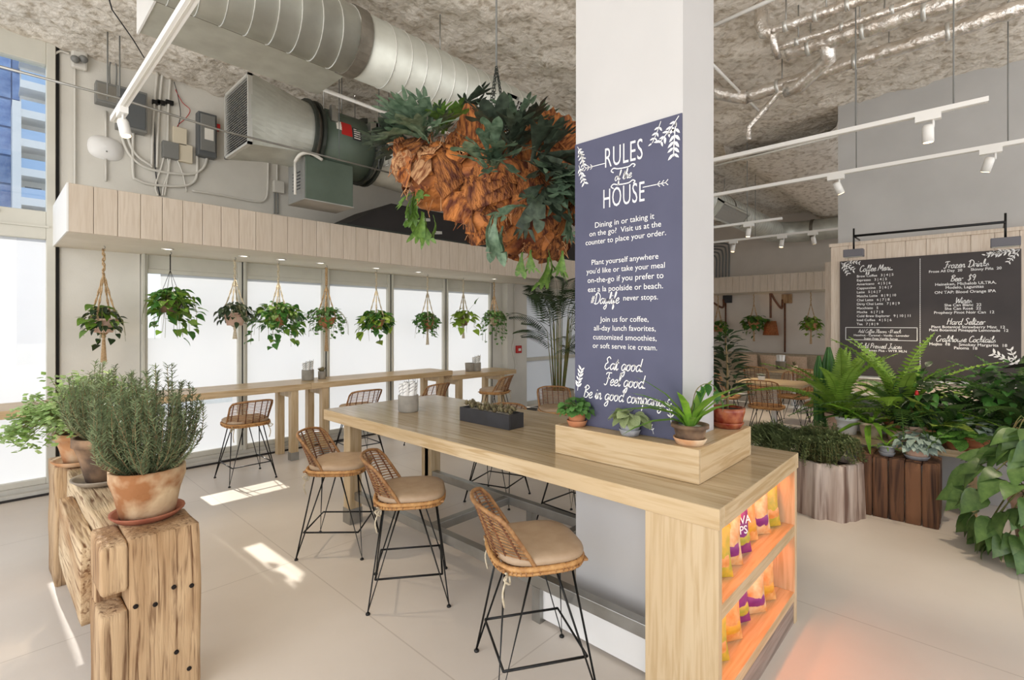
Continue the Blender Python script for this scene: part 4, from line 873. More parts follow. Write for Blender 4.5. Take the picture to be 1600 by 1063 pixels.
for i in range(380):
    a = rn.uniform(0, 2*PI); q = math.sqrt(rn.random()); e = Vector((.38*q*math.cos(a), .38*q*math.sin(a), z+.46*(1-.75*q*q)*rn.uniform(.35, 1)-.04*q))
    pts = catmull([(0, 0, z-.02), (e.x*.45, e.y*.45, z+.22*(1-.4*q)), e], 4); s.tube(pts, .0016, 4)
    for k in range(8):
        b = rn.uniform(0, 2*PI); c = e+Vector((rn.uniform(-.05, .05), rn.uniform(-.05, .05), rn.uniform(-.05, .03))); d = Vector((math.cos(b), math.sin(b), rn.uniform(-.9, .6))).normalized(); sd = Vector((-d.y, d.x, rn.uniform(-.6, .6)))
        L_ = rn.uniform(.024, .042)
        f.add([c, c+d*L_*.5+sd*L_*.5, c+d*L_*.8+sd*L_*.32, c+d*L_*1.15, c+d*L_*.8-sd*L_*.32, c+d*L_*.5-sd*L_*.5, c+d*L_*.5+Vector((0, 0, L_*.1))], [(0, 6, 1), (1, 6, 2), (2, 6, 3), (3, 6, 4), (4, 6, 5), (5, 6, 0)])
s.build('stems', LF['stem'], t, kind='stuff'); f.build('foliage', LF['parsley'], t, kind='stuff')
# ------------------------------------------------------------------ hanging plants under the soffit
lpoth = leafmesh('leaf', HEART, bend=.35, fold=.2, m=LF['pothos']); lheart = leafmesh('leaf', HEART, bend=.3, fold=.15, m=LF['lime']); ldeep = leafmesh('leaf', HEART, bend=.35, fold=.2, m=LF['deep'])
llance = leafmesh('leaf', OVATE, bend=.5, fold=.3, m=LF['dark']); lfresh = leafmesh('leaf', ROUND, bend=.3, fold=.2, m=LF['small'])
GRP = 'hanging plants under the window soffit'
def hanger(label, p, ztop, zpot, pr, ph, m, ropem, n_leaf, meshes, size, spread, drop, trail=0, tassel=0, braid=False, wire=False, seed=1, grp=GRP):
    n_leaf = min(290, int(n_leaf*1.35)); rn = random.Random(seed); t = thing('hanging_plant', label, 'hanging plant', (p[0], p[1], ztop), group=grp)
    zt = zpot-ztop; zk = zt+max(.16, (-zt)*.62); kn = Vector((0, 0, min(zk, -.05)))
    MB().tube(catmull([(0, 0, .0), (.012, 0, -.015), (0, 0, -.035)], 4), .004, 5).build('hook', MT['steel'], t)
    top = MB()
    if wire: top.tube([(0, 0, -.03), (0, 0, kn.z)], .006, 5)
    else:
        for k in range(3 if braid else 2):
            top.tube([(.010*math.cos(q*1.1+k*2.1), .010*math.sin(q*1.1+k*2.1), -.03+(kn.z+.03)*q/14) for q in range(15)], .010 if braid else .007, 5)
    top.build('rope' if not wire else 'wire', ropem, t)
    for k in range(4):
        a = PI/4+k*PI/2+.2; e = Vector((pr*1.03*math.cos(a), pr*1.03*math.sin(a), zt+ph*.15))
        pts = [kn, kn.lerp(e, .5)+Vector((0, 0, -.01)), e]
        if not wire:
            pts += [Vector((pr*.95*math.cos(a+.35), pr*.95*math.sin(a+.35), zt-ph*.45)), Vector((0, 0, zt-ph-.03))]
            m2 = MB(); c = catmull(pts, 5)
            for s in (0, PI): m2.tube([q+Vector((.006*math.cos(i*1.5+s), .006*math.sin(i*1.5+s), 0)) for i, q in enumerate(c)], .0055, 5)
            m2.build('rope_strand', ropem, t)
        else: MB().tube(pts, .0025, 4).build('wire_strand', ropem, t)
    MB().lathe([(pr*.72, -ph), (pr*.9, -ph*.45), (pr, -.02), (pr*1.06, -.02), (pr*1.06, 0), (pr*.93, 0), (pr*.9, -.03)], (0, 0, zt), 18).build('pot', m, t)
    MB().lathe([(pr*.9, -.03), (pr*.5, -.02), (.005, -.02)], (0, 0, zt), 12).build('soil', MT['soil'], t)
    if tassel:
        s = MB().lathe([(.012, 0), (.02, -.02), (.014, -.035)], (0, 0, zt-ph-.02), 8)
        for i in range(14): a = i*.45; s.tube([(.008*math.cos(a), .008*math.sin(a), zt-ph-.045), (.022*math.cos(a), .022*math.sin(a), zt-ph-tassel)], .004, 4)
        s.build('tassel', ropem, t)
    st = MB(); ends = []
    for i in range(max(6, n_leaf//6)):
        a = rn.uniform(0, 2*PI); q = spread*rn.uniform(.25, 1); dz = -1.15*drop*rn.uniform(.0, 1) if trail else rn.uniform(-.5, .2)*drop
        c = catmull([(0, 0, zt-.01), (q*.5*math.cos(a), q*.5*math.sin(a), zt+.08+.03*rn.random()), (q*.95*math.cos(a), q*.95*math.sin(a), zt+.02+dz*.3), (q*math.cos(a+.1), q*math.sin(a+.1), zt+dz)], 4)
        st.tube(c, .0018, 4); ends += [(x, a) for x in c[3:]]
    st.build('stems', LF['stem'], t, kind='stuff')
    for i in range(n_leaf*2//5):
        a = rn.uniform(0, 2*PI); zz = rn.uniform(-.75, 1); q = math.sqrt(1-zz*zz)*rn.uniform(.7, 1)*spread*.72
        put_leaf(t, rn.choice(meshes), (q*math.cos(a), q*math.sin(a), zt-.03+zz*spread*.5), (math.cos(a), math.sin(a), rn.uniform(-.9, .5)), size*rn.uniform(.7, 1.1), rn.uniform(-.5, .5))
    for i in range(n_leaf*3//5):
        x, a = ends[i] if i < len(ends) else rn.choice(ends); x = Vector(x)+Vector((rn.uniform(-1, 1), rn.uniform(-1, 1), rn.uniform(-1, 1)))*size*.45
        put_leaf(t, rn.choice(meshes), x, (math.cos(a)+rn.uniform(-.6, .6), math.sin(a)+rn.uniform(-.6, .6), rn.uniform(-1.0, .25)), size*rn.uniform(.7, 1.15), rn.uniform(-.5, .5))
    return t
def hp(px, ypot, y=6.42): p = at(px, ypot, y=y); return p
HL = [(162, 498, 'hanging plant in pink clay pot with long jute tassel against the plain pier', .105, .14, 'pinkpot', 'rope', 70, [lpoth, llance, llance], .095, .22, .22, 1, .30, 0, 0),
 (266, 470, 'broad full pothos hung on a thin wire in the first frosted bay', .11, .13, 'terradk', 'black', 150, [lpoth, lpoth, ldeep], .10, .27, .36, 1, 0, 0, 1),
 (367, 489, 'sparse dark leaved plant in clay pot and white macrame with tassel', .115, .15, 'pinkpot', 'ropew', 80, [llance], .085, .26, .10, 0, .16, 0, 0),
 (435, 492, 'dense deep green pothos spilling wide in black and white rope', .10, .13, 'terra', 'ropew', 170, [ldeep, ldeep, lpoth], .095, .36, .36, 1, 0, 0, 0),
 (510, 496, 'round small leaved trailing plant in thick plaited jute hanger', .11, .13, 'terra', 'rope', 240, [lfresh], .055, .34, .24, 1, .33, 1, 0),
 (588, 500, 'bright heart leaved pothos in a copper pot with checked rope', .105, .14, 'terra', 'ropew', 110, [lheart, ldeep], .12, .29, .30, 1, 0, 0, 0),
 (668, 500, 'bushy round leaved plant in a terracotta pot with grey tassel', .10, .14, 'terra', 'ropew', 200, [lfresh, ldeep], .065, .27, .26, 1, .26, 0, 0),
 (724, 497, 'small lime heart leaved vine with one stray upright leaf', .09, .13, 'terradk', 'ropew', 45, [lheart], .13, .24, .24, 1, .22, 0, 0),
 (772, 496, 'fine leaved trailing plant hung last beside the wall pier', .10, .13, 'cream', 'rope', 220, [lfresh], .06, .27, .42, 1, 0, 0, 0)]
for i, (px, yp, lb, pr, ph, m, rm, nl, ms, sz, sp, dr, tr, ta, br, wi) in enumerate(HL):
    p = hp(px, yp); t = hanger(lb, p, SZ0-.001, p.z, pr, ph, MT[m], MT[rm], nl, ms, sz, sp, dr, tr, ta, br, wi, seed=i+3)
    if i == 7:
        MB().tube(catmull([(0, 0, p.z-SZ0), (.1, -.06, p.z-SZ0+.16), (.19, -.1, p.z-SZ0+.27)], 5), .002, 4).build('stray_stem', LF['stem'], t); put_leaf(t, ldeep, (.19, -.1, p.z-SZ0+.25), (.2, -.1, .9), .13)
for px, yp, lb, sz, n, ta, sd in ((1178, 503, 'bushy plant in jute macrame by the shaded wall lamp at the dining wall', .10, 110, .34, 31), (1267, 505, 'compact golden green plant in jute macrame beside the dining wall end', .09, 90, .34, 32), (1122, 509, 'clay pot plant half hidden behind the column at the dining wall', .09, 50, 0, 33)):
    p = at(px, yp, x=13.75); hanger(lb, p, SZ0-.001, p.z, .14, .17, MT['terra'], MT['rope'], n, [lpoth, lheart] if sd == 32 else [ldeep, lpoth], sz*1.3, .36 if sd != 32 else .30, .30, 1, ta, seed=sd, grp='hanging plants at the dining wall')

# ------------------------------------------------------------------ giant staghorn fern on a chain
SC = Vector((2.5, 2.5, 2.80)); t = thing('staghorn_fern', 'giant hanging staghorn fern with orange brown shield fronds on a chain', 'hanging fern', SC)
dS = SC.dot(FW)
def sp(px, py, f=0): p = at(px, py, d=dS+f); return p-SC+Vector((0, 0, .03))
def shield_mesh(name, m, seed, ruf=.05):
    rn = random.Random(seed); P = []
    for i in range(11):
        v = i/10; row = []
        for j in range(25):
            a = (j/24-.5)*PI*1.2; r = v*(1+.08*math.sin(j*.7+seed)+.16*(rn.random()-.3)*(v > .95)); row.append((r*math.sin(a)*.9, r*math.cos(a), .35*(1-v*v)+ruf*math.sin(j*.9+seed)*v*v+.05*noise.noise((v*5+seed, j*.8, seed))))
        P.append(row)
    me = MB().grid(P).mesh(name); me.materials.append(m); return me
shm = [shield_mesh('shield_frond', LF['shield'], k, .07) for k in range(4)]+[shield_mesh('shield_frond', LF['shield2'], k+5, .1) for k in range(2)]
core = [(690, 285, 62, .0), (770, 300, 78, .05), (842, 330, 62, -.05), (740, 250, 55, .1), (835, 255, 60, .12), (655, 260, 42, -.03), (765, 350, 42, -.05), (850, 375, 42, -.04), (800, 370, 40, 0)]
bm = bmesh.new()
for px, py, r, f in core:
    c = sp(px, py, f); rr = r*dS/F*.86
    g = bmesh.ops.create_icosphere(bm, subdivisions=5, radius=rr)
    for v in g['verts']:
        q = v.co*6+c*4; v.co = v.co*(1+.16*noise.noise(q)+.08*noise.noise(q*3)+.035*noise.noise(q*9)); v.co += c
me = bpy.data.meshes.new('root_mass'); bm.to_mesh(me); bm.free(); me.polygons.foreach_set('use_smooth', [True]*len(me.polygons)); me.materials.append(LF['shield'])
obj('root_mass', me, None, t)
rn = random.Random(5)
for px, py, r, f in core:
    c = sp(px, py, f); rr = r*dS/F
    for i in range(9):
        a = rn.uniform(0, 2*PI); z = rn.uniform(-.8, .8); q = math.sqrt(1-z*z)
        n_ = RT*q*math.cos(a)-FW*abs(q*math.sin(a))*(1 if rn.random() < .8 else -1)+Vector((0, 0, z)); n_.normalize()
        up = Vector((0, 0, 1))+n_*.25+RT*rn.uniform(-.5, .5); up -= n_*up.dot(n_); up.normalize(); sdv = up.cross(n_)
        s_ = rr*rn.uniform(.55, .95); M_ = Matrix((sdv, up, n_)).transposed()
        o = bpy.data.objects.new('shield_frond', rn.choice(shm[:4] if px > 720 else shm)); C.objects.link(o); o.parent = t; o.location = c+n_*rr*.74-up*s_*.45; o.rotation_mode = 'QUATERNION'; o.rotation_quaternion = M_.to_quaternion(); o.scale = (s_, s_, s_*.6)
# loose fibres hanging from the older shields
fb = MB()
for i in range(260):
    px, py, r, f = rn.choice(core); a = rn.uniform(0, 2*PI); c = sp(px, py, f); rr = r*dS/F*.95; d = RT*math.cos(a)-FW*rn.uniform(.2, 1)+Vector((0, 0, math.sin(a)*.9)); d.normalize(); b = c+d*rr
    fb.tube(catmull([b, b+d*.03+Vector((0, 0, .02)), b+d*.05+RT*rn.uniform(-.05, .05)+Vector((0, 0, -rn.uniform(0, .07)))], 3), .0022, 4)
fb.build('fibres', LF['shield2'], t, kind='stuff')
# tall brown sterile fronds standing on top
for px, py, px2, py2, s_ in ((740, 235, 738, 165, .26), (846, 240, 852, 190, .22), (715, 265, 705, 212, .18), (880, 240, 900, 222, .22), (735, 250, 722, 185, .2), (862, 235, 868, 190, .24), (640, 270, 628, 232, .2)):
    a, b = sp(px, py, -.08), sp(px2, py2, -.12); up = (b-a).normalized(); n_ = (-FW+RT*rn.uniform(-.4, .4)); n_ -= up*n_.dot(up); n_.normalize()
    o = bpy.data.objects.new('shield_frond', rn.choice(shm[:4])); C.objects.link(o); o.parent = t; o.location = a; o.rotation_mode = 'QUATERNION'; o.rotation_quaternion = Matrix((up.cross(n_), up, n_)).transposed().to_quaternion(); o.scale = (s_*.62, s_, s_*.6)
# green antler fronds: strap base widening to a forked, lobed tip
def antler(name, m, seed, lob=3):
    rn = random.Random(seed); mb = MB(); P = []
    for i in range(9):
        v = i/8; w_ = .05+.17*max(0, v-.25)**1.2*1.6; y = .78*v; z = -.32*v*v+.02*rn.uniform(-1, 1); P.append([(-w_, y, z+.35*w_), (-w_*.4, y, z-.01), (w_*.4, y, z), (w_, y, z+.3*w_)])
    mb.grid(P)
    y0, w0, z0 = .78, .05+.17*.75**1.2*1.6, -.32
    for k in range(lob):
        a = (k-(lob-1)/2)*.55; x0 = (k-(lob-1)/2)*w0*2/lob; L_ = rn.uniform(.2, .34); hw = w0/lob; Q = []
        for i in range(5):
            v = i/4; Q.append([(x0+math.sin(a)*L_*v-hw*1.1*(1-v**3), y0+math.cos(a)*L_*v, z0-.28*v*L_*2+.03*hw), (x0+math.sin(a)*L_*v+hw*1.1*(1-v**3), y0+math.cos(a)*L_*v, z0-.3*v*L_*2)])
        mb.grid(Q)
    me = mb.mesh(name); me.materials.append(m); return me
antl = {k: [antler('antler_frond', LF[k], s+9, 2+s % 3) for s in range(3)] for k in ('stag', 'stagdk', 'stagg')}
def clump(px, py, f, n, key, size, dirs=(0, .3, .8), sprd=.9):
    c = sp(px, py, f)
    for i in range(n):
        d = Vector((rn.uniform(-1, 1), rn.uniform(-1, .6), rn.uniform(-.5, 1)))*sprd; d = RT*(d.x+dirs[0])+FW*(d.y-dirs[1])+Vector((0, 0, d.z+dirs[2]))
        if d.length < .1: d = Vector((0, 0, 1))
        put_leaf(t, rn.choice(antl[key]), c+Vector((rn.uniform(-.05, .05), rn.uniform(-.05, .05), rn.uniform(-.05, .05))), d.normalized(), size*rn.uniform(.7, 1.2), rn.uniform(-.6, .6), 'antler_frond')
clump(668, 225, -.14, 22, 'stag', .29, (-.5, .3, .5)); clump(640, 225, -.08, 10, 'stagdk', .24, (-.9, .1, .5)); clump(690, 205, -.05, 8, 'stagg', .22, (-.2, .3, .9))
clump(725, 190, .05, 5, 'stagdk', .24, (0, .2, 1)); clump(765, 262, -.42, 14, 'stag', .25, (0, .5, .3)); clump(795, 245, -.25, 14, 'stagdk', .30, (.2, .3, .6))
clump(845, 262, -.30, 16, 'stagdk', .30, (.4, .4, .1)); clump(868, 290, -.36, 20, 'stag', .26, (.5, .4, -.2)); clump(848, 305, -.36, 7, 'stagdk', .24, (0, .6, -.4)); clump(812, 218, .0, 16, 'stag', .27, (.2, .0, .9)); clump(885, 330, -.22, 7, 'stag', .2, (.5, .3, -.6))
clump(650, 312, -.12, 8, 'stagg', .18, (-.4, .3, -.9), .6); clump(662, 345, -.1, 5, 'stagg', .17, (.1, .2, -1.2), .4); clump(772, 350, -.36, 4, 'stag', .26, (-.5, .3, -1.2), .35); clump(820, 400, -.2, 2, 'stagg', .16, (0, .2, -1.2), .3); clump(868, 398, -.2, 5, 'stagg', .2, (.1, .2, -1.2), .4); clump(835, 335, -.4, 3, 'stag', .2, (-.6, .5, .0), .4)
# chain
lk = []
for k in range(9): a = 2*PI*k/8; lk.append((.009*math.cos(a), 0, .016*math.sin(a)))
link = MB().tube(lk[:-1], .0032, 4, closed=True).mesh('chain_link')
ch = MB()
def chain(a, b):
    a, b = Vector(a), Vector(b); n = int((b-a).length/.024); q = (b-a).to_track_quat('Z', 'Y')
    for i in range(n):
        p = a.lerp(b, (i+.5)/n); m3 = q.to_matrix() @ Matrix.Rotation((i % 2)*PI/2, 3, 'Z'); ch.add([m3 @ v.co+p for v in link.vertices], [tuple(f.vertices) for f in link.polygons])
apx = Vector((0, 0, .75))
for d in ((-.12, 0, .18), (.12, 0, .2), (0, -.12, .22), (.03, .1, .2)): chain(apx, d)
MB().tube([apx, (0, 0, CZ-SC.z+.03)], .007, 6).build('hanging_rod', MT['boxgrey'], t)
ch.build('chain', MT['fandark'], t, kind='stuff')

# ------------------------------------------------------------------ palm and small things by the far door
pp = at(872, 648, z=0); pp = Vector((6.6, 5.25, 0)); q_ = at(872, 618, d=pp.dot(FW)); pp = Vector((q_.x, q_.y, 0))
t = thing('potted_palm', 'tall feathery palm in a concrete tub beside the column', 'potted plant', pp)
z = pot(t, (0, 0, 0), .27, .20, .60, MT['conc'], rim=0)
P_ = MB(); rc = [(0, 0, 0), (0, .35, .16), (0, .7, .16), (0, 1.0, .0)]; c = catmull(rc, 8)
P_.tube(c, [.006*(1-.7*i/len(c)) for i in range(len(c))], 4)
for i in range(4, len(c)):
    L_ = .40*math.sin(PI*(.15+.8*i/len(c)))
    for s in (-1, 1):
        b = Vector(c[i]); tip = b+Vector((s*L_*.8, L_*.55, -L_*.35)); md = b.lerp(tip, .5)+Vector((0, 0, .02)); w_ = Vector((0, .017, 0)); P_.add([b, md+w_, tip, md-w_], [(0, 3, 2, 1)])
frm = P_.mesh('frond'); frm.materials.append(LF['palm'])
rn = random.Random(21); s = MB()
for i in range(22):
    a = rn.uniform(0, 2*PI); q = rn.uniform(.05, .18); hh = rn.uniform(.95, 1.5); b = Vector((.1*math.cos(a), .1*math.sin(a), z)); e = Vector(((.1+q)*math.cos(a), (.1+q)*math.sin(a), z+hh)); s.tube([b, b.lerp(e, .5)+Vector((0, 0, .02)), e], [.010, .008, .004], 5)
    put_leaf(t, frm, e, (math.cos(a)*.75, math.sin(a)*.75, rn.uniform(.2, .9)), rn.uniform(.65, 1.0), rn.uniform(-.5, .5), 'frond')
    if i % 2: put_leaf(t, frm, b.lerp(e, .6), (math.cos(a+1), math.sin(a+1), rn.uniform(.0, .6)), rn.uniform(.45, .65), rn.uniform(-.5, .5), 'frond')
s.build('canes', LF['stem'], t)
o = MB().box((7.3, 5.2, 0), (9.2, 6.6, .012)).build('door_mat', mat('charcoal mat', '4a4742', '5a5750', 80, .95)); tag(o, 'dark charcoal mat on the floor before the frosted door', 'mat')

# ------------------------------------------------------------------ plant bench, crate, log planter
BXF, BZT = 5.9, .59
t = thing('plant_bench', 'long oak plank bench crowded with ferns below the menu board', 'bench', (BXF, .0, 0))
for k in range(2): bev(MB().box((k*.181, -.02, BZT-.065), (k*.181+.18, 1.35, BZT)).build('plank', MT['oak'], t), .003)
for y in (.0, 1.2): bev(MB().box((.04, y, 0), (.32, y+.06, BZT-.065)).build('leg', MT['oakz'], t), .003)
t = thing('sleeper_crate', 'dark brown crate of upright sleeper boards standing on the floor', 'crate', (5.42, .23, 0))
for k in range(5):
    y = k*.114; o = rough(((0, y+.002, .0), (.05, y+.112, .535-.008*(k % 2))), 'board', MT['crate'], t, (k, 2, 0), .004, 5)
for k in range(4): rough(((.052+k*.088, -.002, .0), (.137+k*.088, .045, .53)), 'board', MT['crate'], t, (k, 7, 1), .004, 4)
for k in range(4): rough(((.052+k*.088, .526, .0), (.137+k*.088, .57, .53)), 'board', MT['crate'], t, (k, 9, 1), .004, 4)
for k in range(5): rough(((.05, .002+k*.114, .49), (.40, .112+k*.114, .535)), 'top_board', MT['crate'], t, (k, 4, 4), .004, 4)
t = thing('log_planter', 'hollowed grey log planter overflowing with fine leaved bushes', 'planter', (5.30, 1.05, 0))
P = []
rn = random.Random(4)
for z in [i*.06 for i in range(9)]: P.append([((.285+.035*math.sin(k*.785*1+.6)*math.cos(k*.52)+.018*math.sin(k*1.9))*(1+.05*(1-z/.48))*math.cos(2*PI*k/40), (.285+.035*math.sin(k*.785+.6)*math.cos(k*.52)+.018*math.sin(k*1.9))*(1+.05*(1-z/.48))*math.sin(2*PI*k/40), z) for k in range(40)])
for row in P: row.append(row[0])
P.append([(x*.86, y*.86, .485) for x, y, z in P[-1]]); P.append([(x*.8, y*.8, .42) for x, y, z in P[-2]])
MB().grid(P[::-1]).build('log_shell', MT['stump'], t); MB().lathe([(.25, .42), (.01, .45)], n=16).build('soil', MT['soil'], t)
def finebush(root, c, rx, ry, rz, n, m, seed, ls=.03, lw=.35):
    rn = random.Random(seed); s, f = MB(), MB()
    for i in range(n):
        a = rn.uniform(0, 2*PI); q = math.sqrt(rn.random()); e = Vector((c[0]+rx*q*math.cos(a), c[1]+ry*q*math.sin(a), c[2]+rz*(1-.8*q*q)*rn.uniform(.6, 1.05)-.06*q)); pts = catmull([(c[0]+rx*.3*q*math.cos(a), c[1]+ry*.3*q*math.sin(a), c[2]-.05), (c[0]+rx*.8*q*math.cos(a), c[1]+ry*.8*q*math.sin(a), c[2]+rz*.55), e], 7); s.tube(pts[::2]+[pts[-1]], .0016, 4)
        for k in range(3, len(pts)):
            for j in range(4):
                b0 = rn.uniform(0, 2*PI); d = Vector((math.cos(b0), math.sin(b0), rn.uniform(-.2, .9))).normalized(); sd = d.cross(Vector((.3, .5, .8))).normalized()*ls*lw*.5; L_ = ls*rn.uniform(.6, 1.2); f.add([pts[k], pts[k]+d*L_*.5+sd, pts[k]+d*L_, pts[k]+d*L_*.5-sd], [(0, 1, 2, 3)])
    s.build('stems', LF['stem'], root, kind='stuff'); f.build('foliage', m, root, kind='stuff')
finebush(t, (0, 0, .47), .36, .34, .36, 240, LF['bush'], 8, .034); finebush(t, (-.12, .36, .50), .30, .30, .28, 120, LF['bush'], 9, .10, .12)
def fern_frond(name, m, L=1, n=25, wmax=.11, bend=.7, step=1):
    mb = MB(); c = [Vector((0, L*v*(1-.15*bend*v), L*(.28*v-bend*v*v*.9))) for v in [i/n for i in range(n+1)]]
    mb.tube(c[::3]+[c[-1]], .004, 4)
    for i in range(2, n+1):
        v = i/n; w_ = wmax*math.sin(PI*min(1, .12+.88*v))**.7*(1.05-v*.35)
        for s in (-1, 1):
            b = c[i]; h = L/n*.30; tip = b+Vector((s*w_, w_*.25, -w_*.15)); mb.add([b+Vector((0, -h, 0)), b+Vector((s*w_*.6, -h*.8+w_*.12, -.01)), tip, b+Vector((s*w_*.6, h+w_*.12, -.01)), b+Vector((0, h, 0))], [(0, 1, 2, 3, 4)])
    me = mb.mesh(name); me.materials.append(m); return me
fr1, fr2 = fern_frond('frond', LF['fern']), fern_frond('frond', LF['ferndk'], wmax=.09, bend=.85)
def fern(label, loc, n, L, meshes, seed, potr=.13, poth=.18, pm='terra', lift=.75, bias=(0, 0)):
    rn = random.Random(seed); t = thing('potted_fern', label, 'potted plant', loc); z = pot(t, (0, 0, 0), potr, potr*.75, poth, MT[pm])
    for i in range(n): a = i*2.4; e = rn.uniform(.2, 1.25)*lift; put_leaf(t, rn.choice(meshes), (.02*math.cos(a), .02*math.sin(a), z), (math.cos(a)*math.cos(e)+bias[0], math.sin(a)*math.cos(e)+bias[1], math.sin(e)), L*rn.uniform(.7, 1.1), rn.uniform(-.25, .25), 'frond')
    return t
def bp(px, py=None, x=6.06): p = at(px, 650, x=x); return (p.x, p.y, BZT)
fern('tall bright sword fern standing highest before the coffee menu', (6.17, 1.06, BZT), 34, .92, [fr1], 1, lift=1.3, bias=(.22, 0), pm='pinkpot')
fern('sword fern arching over the bench beneath the cocktail list', (6.17, .56, BZT), 44, .95, [fr1, fr1, fr2], 2, lift=1.2, bias=(.22, 0))
fern('dark spreading fern at the shaded end of the menu board', (6.17, -.30, BZT), 56, .92, [fr2], 3, lift=1.2, bias=(.22, 0))
fern('low dark fern filling the gap behind the peperomia pots', (6.14, .22, BZT), 34, .55, [fr2], 4, .10, .14, lift=.9)
lstrap = leafmesh('leaf', STRAP, W=.8, bend=.65, fold=.25, m=LF['dracaena'])
lstrapd = leafmesh('leaf', STRAP, W=.75, bend=.75, fold=.25, m=LF['dark'])
t = thing('potted_plant', 'strap leaved bright green plant in a round cream pot on the bench', 'potted plant', bp(1362)); t.location.x = 6.0
z = pot(t, (0, 0, 0), .10, .075, .15, MT['cream'])
for i in range(26): a = i*2.4; e = R.uniform(.1, .95); put_leaf(t, lstrap, (.02*math.cos(a), .02*math.sin(a), z-.01), (math.cos(a)*math.cos(e), math.sin(a)*math.cos(e), math.sin(e)), R.uniform(.34, .52), R.uniform(-.3, .3))
t = thing('potted_plant', 'dark strap leaved plant in a white glazed pot at the bench end', 'potted plant', bp(1324)); t.location.x = 6.05
z = pot(t, (0, 0, 0), .10, .08, .17, MT['white'])
for i in range(20): a = i*2.4; e = R.uniform(.2, 1.0); put_leaf(t, lstrapd if i % 2 else lstrap, (0, 0, z-.01), (math.cos(a)*math.cos(e), math.sin(a)*math.cos(e), math.sin(e)), R.uniform(.3, .48), R.uniform(-.3, .3))
t = thing('potted_cactus', 'ribbed upright green cactus standing behind the strap leaved plants', 'potted plant', (6.5, 1.22, .0))
z = pot(t, (0, 0, .0), .13, .10, .30, MT['conc']); cm = LF['deep']
for x, y, h, r in ((0, 0, 1.18, .055), (.07, .05, .98, .05), (-.03, .09, 1.08, .045)):
    P = [[(x+r*(1+.22*math.cos(k*6*2*PI/36))*(1-.7*max(0, v-.85)/.15)*math.cos(2*PI*k/36), y+r*(1+.22*math.cos(k*6*2*PI/36))*(1-.7*max(0, v-.85)/.15)*math.sin(2*PI*k/36), z+h*v) for k in range(37)] for v in [i/14 for i in range(15)]]
    MB().grid(P).build('column_stem', cm, t)
t = thing('clay_bowl', 'flat pale pink clay bowl without a plant in the middle of the bench', 'bowl', bp(1408, x=5.99)); t.location.x = 6.0
MB().lathe([(.06, 0), (.1, .03), (.115, .07), (.112, .10), (.09, .115), (.085, .09), (.02, .07)], n=24).build('bowl', MT['pinkpot'], t)
MB().lathe([(.085, 0), (.105, .02), (.10, .024), (.05, .01)], (0, 0, -.0), 20).build('saucer', MT['pinkpot'], t)
t = thing('potted_plant', 'dark bushy plant with a red bud in a tall pink clay pot on the bench', 'potted plant', bp(1402)); p = at(1404, 672, x=6.0); t.location = (6.02, p.y-.12, BZT)
z = pot(t, (0, 0, 0), .085, .06, .16, MT['pinkpot']); tuft(MB(), (0, 0, z-.02), 20, .15, .26).build('stems', LF['stem'], t, kind='stuff')
bush(t, (0, 0, z+.16), .17, .17, 110, [leafmesh('leaf', LANCE, W=1.7, bend=.3, m=LF['dark']), lstrapd], .12, low=-.7); MB().lathe([(.004, 0), (.018, .02), (.012, .05), (.002, .06)], (-.08, -.02, z+.30), 8).build('red_bud', MT['red'], t)
t = thing('potted_plant', 'variegated broad leaved plant edged in yellow on the bench', 'potted plant', (6.06, .30, BZT))
z = pot(t, (0, 0, 0), .085, .065, .14, MT['terra']); lvv = leafmesh('leaf', OVATE, W=.62, bend=.6, fold=.2, m=LF['vari'])
for i in range(15): a = i*2.4; e = R.uniform(.5, 1.35); put_leaf(t, lvv, (0, 0, z-.01), (math.cos(a)*math.cos(e), math.sin(a)*math.cos(e), math.sin(e)), R.uniform(.3, .48), R.uniform(-.3, .3))
lov2 = leafmesh('leaf', OVATE, bend=.4, fold=.2, m=LF['dark']); lsdk = leafmesh('leaf', OVATE, bend=.4, fold=.2, m=LF['deep'])
lsil = leafmesh('leaf', HEART, bend=.35, fold=.12, m=LF['silver'])
t = thing('potted_plant', 'round silver ribbed peperomia in a pale striped pot on the crate', 'potted plant', (5.56, .385, .538))
z = pot(t, (0, 0, 0), .085, .075, .085, MT['pinkpot'], rim=0, saucer=.092, sm=MT['greypot']); bush(t, (0, 0, z+.05), .15, .10, 130, [lsil], .062, low=-.45, droop=.5)
t = thing('potted_plant', 'little striped spider plant in a blue grey pot on the crate', 'potted plant', (5.52, .59, .538))
z = pot(t, (0, 0, 0), .062, .05, .08, MT['greypot'], saucer=.062, sm=MT['greypot'])
for i in range(22): a = i*2.4; e = R.uniform(.3, 1.4); put_leaf(t, lstrap, (0, 0, z-.01), (math.cos(a)*math.cos(e), math.sin(a)*math.cos(e), math.sin(e)), R.uniform(.09, .15), 0)
lmar = leafmesh('leaf', ROUND, W=.8, bend=.3, fold=.1, m=LF['mara'])
t = thing('potted_plant', 'patterned round leaf plant spilling over the bench edge', 'potted plant', (5.98, .13, BZT))
z = pot(t, (0, 0, 0), .09, .07, .10, MT['terra']); 
for i in range(18): a = rn.uniform(PI*.5, PI*1.5); put_leaf(t, lmar, (.06*math.cos(a), .10*math.sin(a), z-.0+.06*rn.random()), (math.cos(a), math.sin(a)*1.2, rn.uniform(-.5, .35)), rn.uniform(.15, .2), rn.uniform(-.3, .3))
for i in range(22): a = rn.uniform(0, 2*PI); put_leaf(t, lmar, (.08*math.cos(a), .1*math.sin(a)-.05, z+.09), (math.cos(a), math.sin(a), rn.uniform(-.1, .5)), rn.uniform(.12, .17), rn.uniform(-.3, .3))
t = thing('potted_plant', 'silvery mottled trailing plant in a terracotta bowl near the bench leg', 'potted plant', (6.02, -.0, BZT))
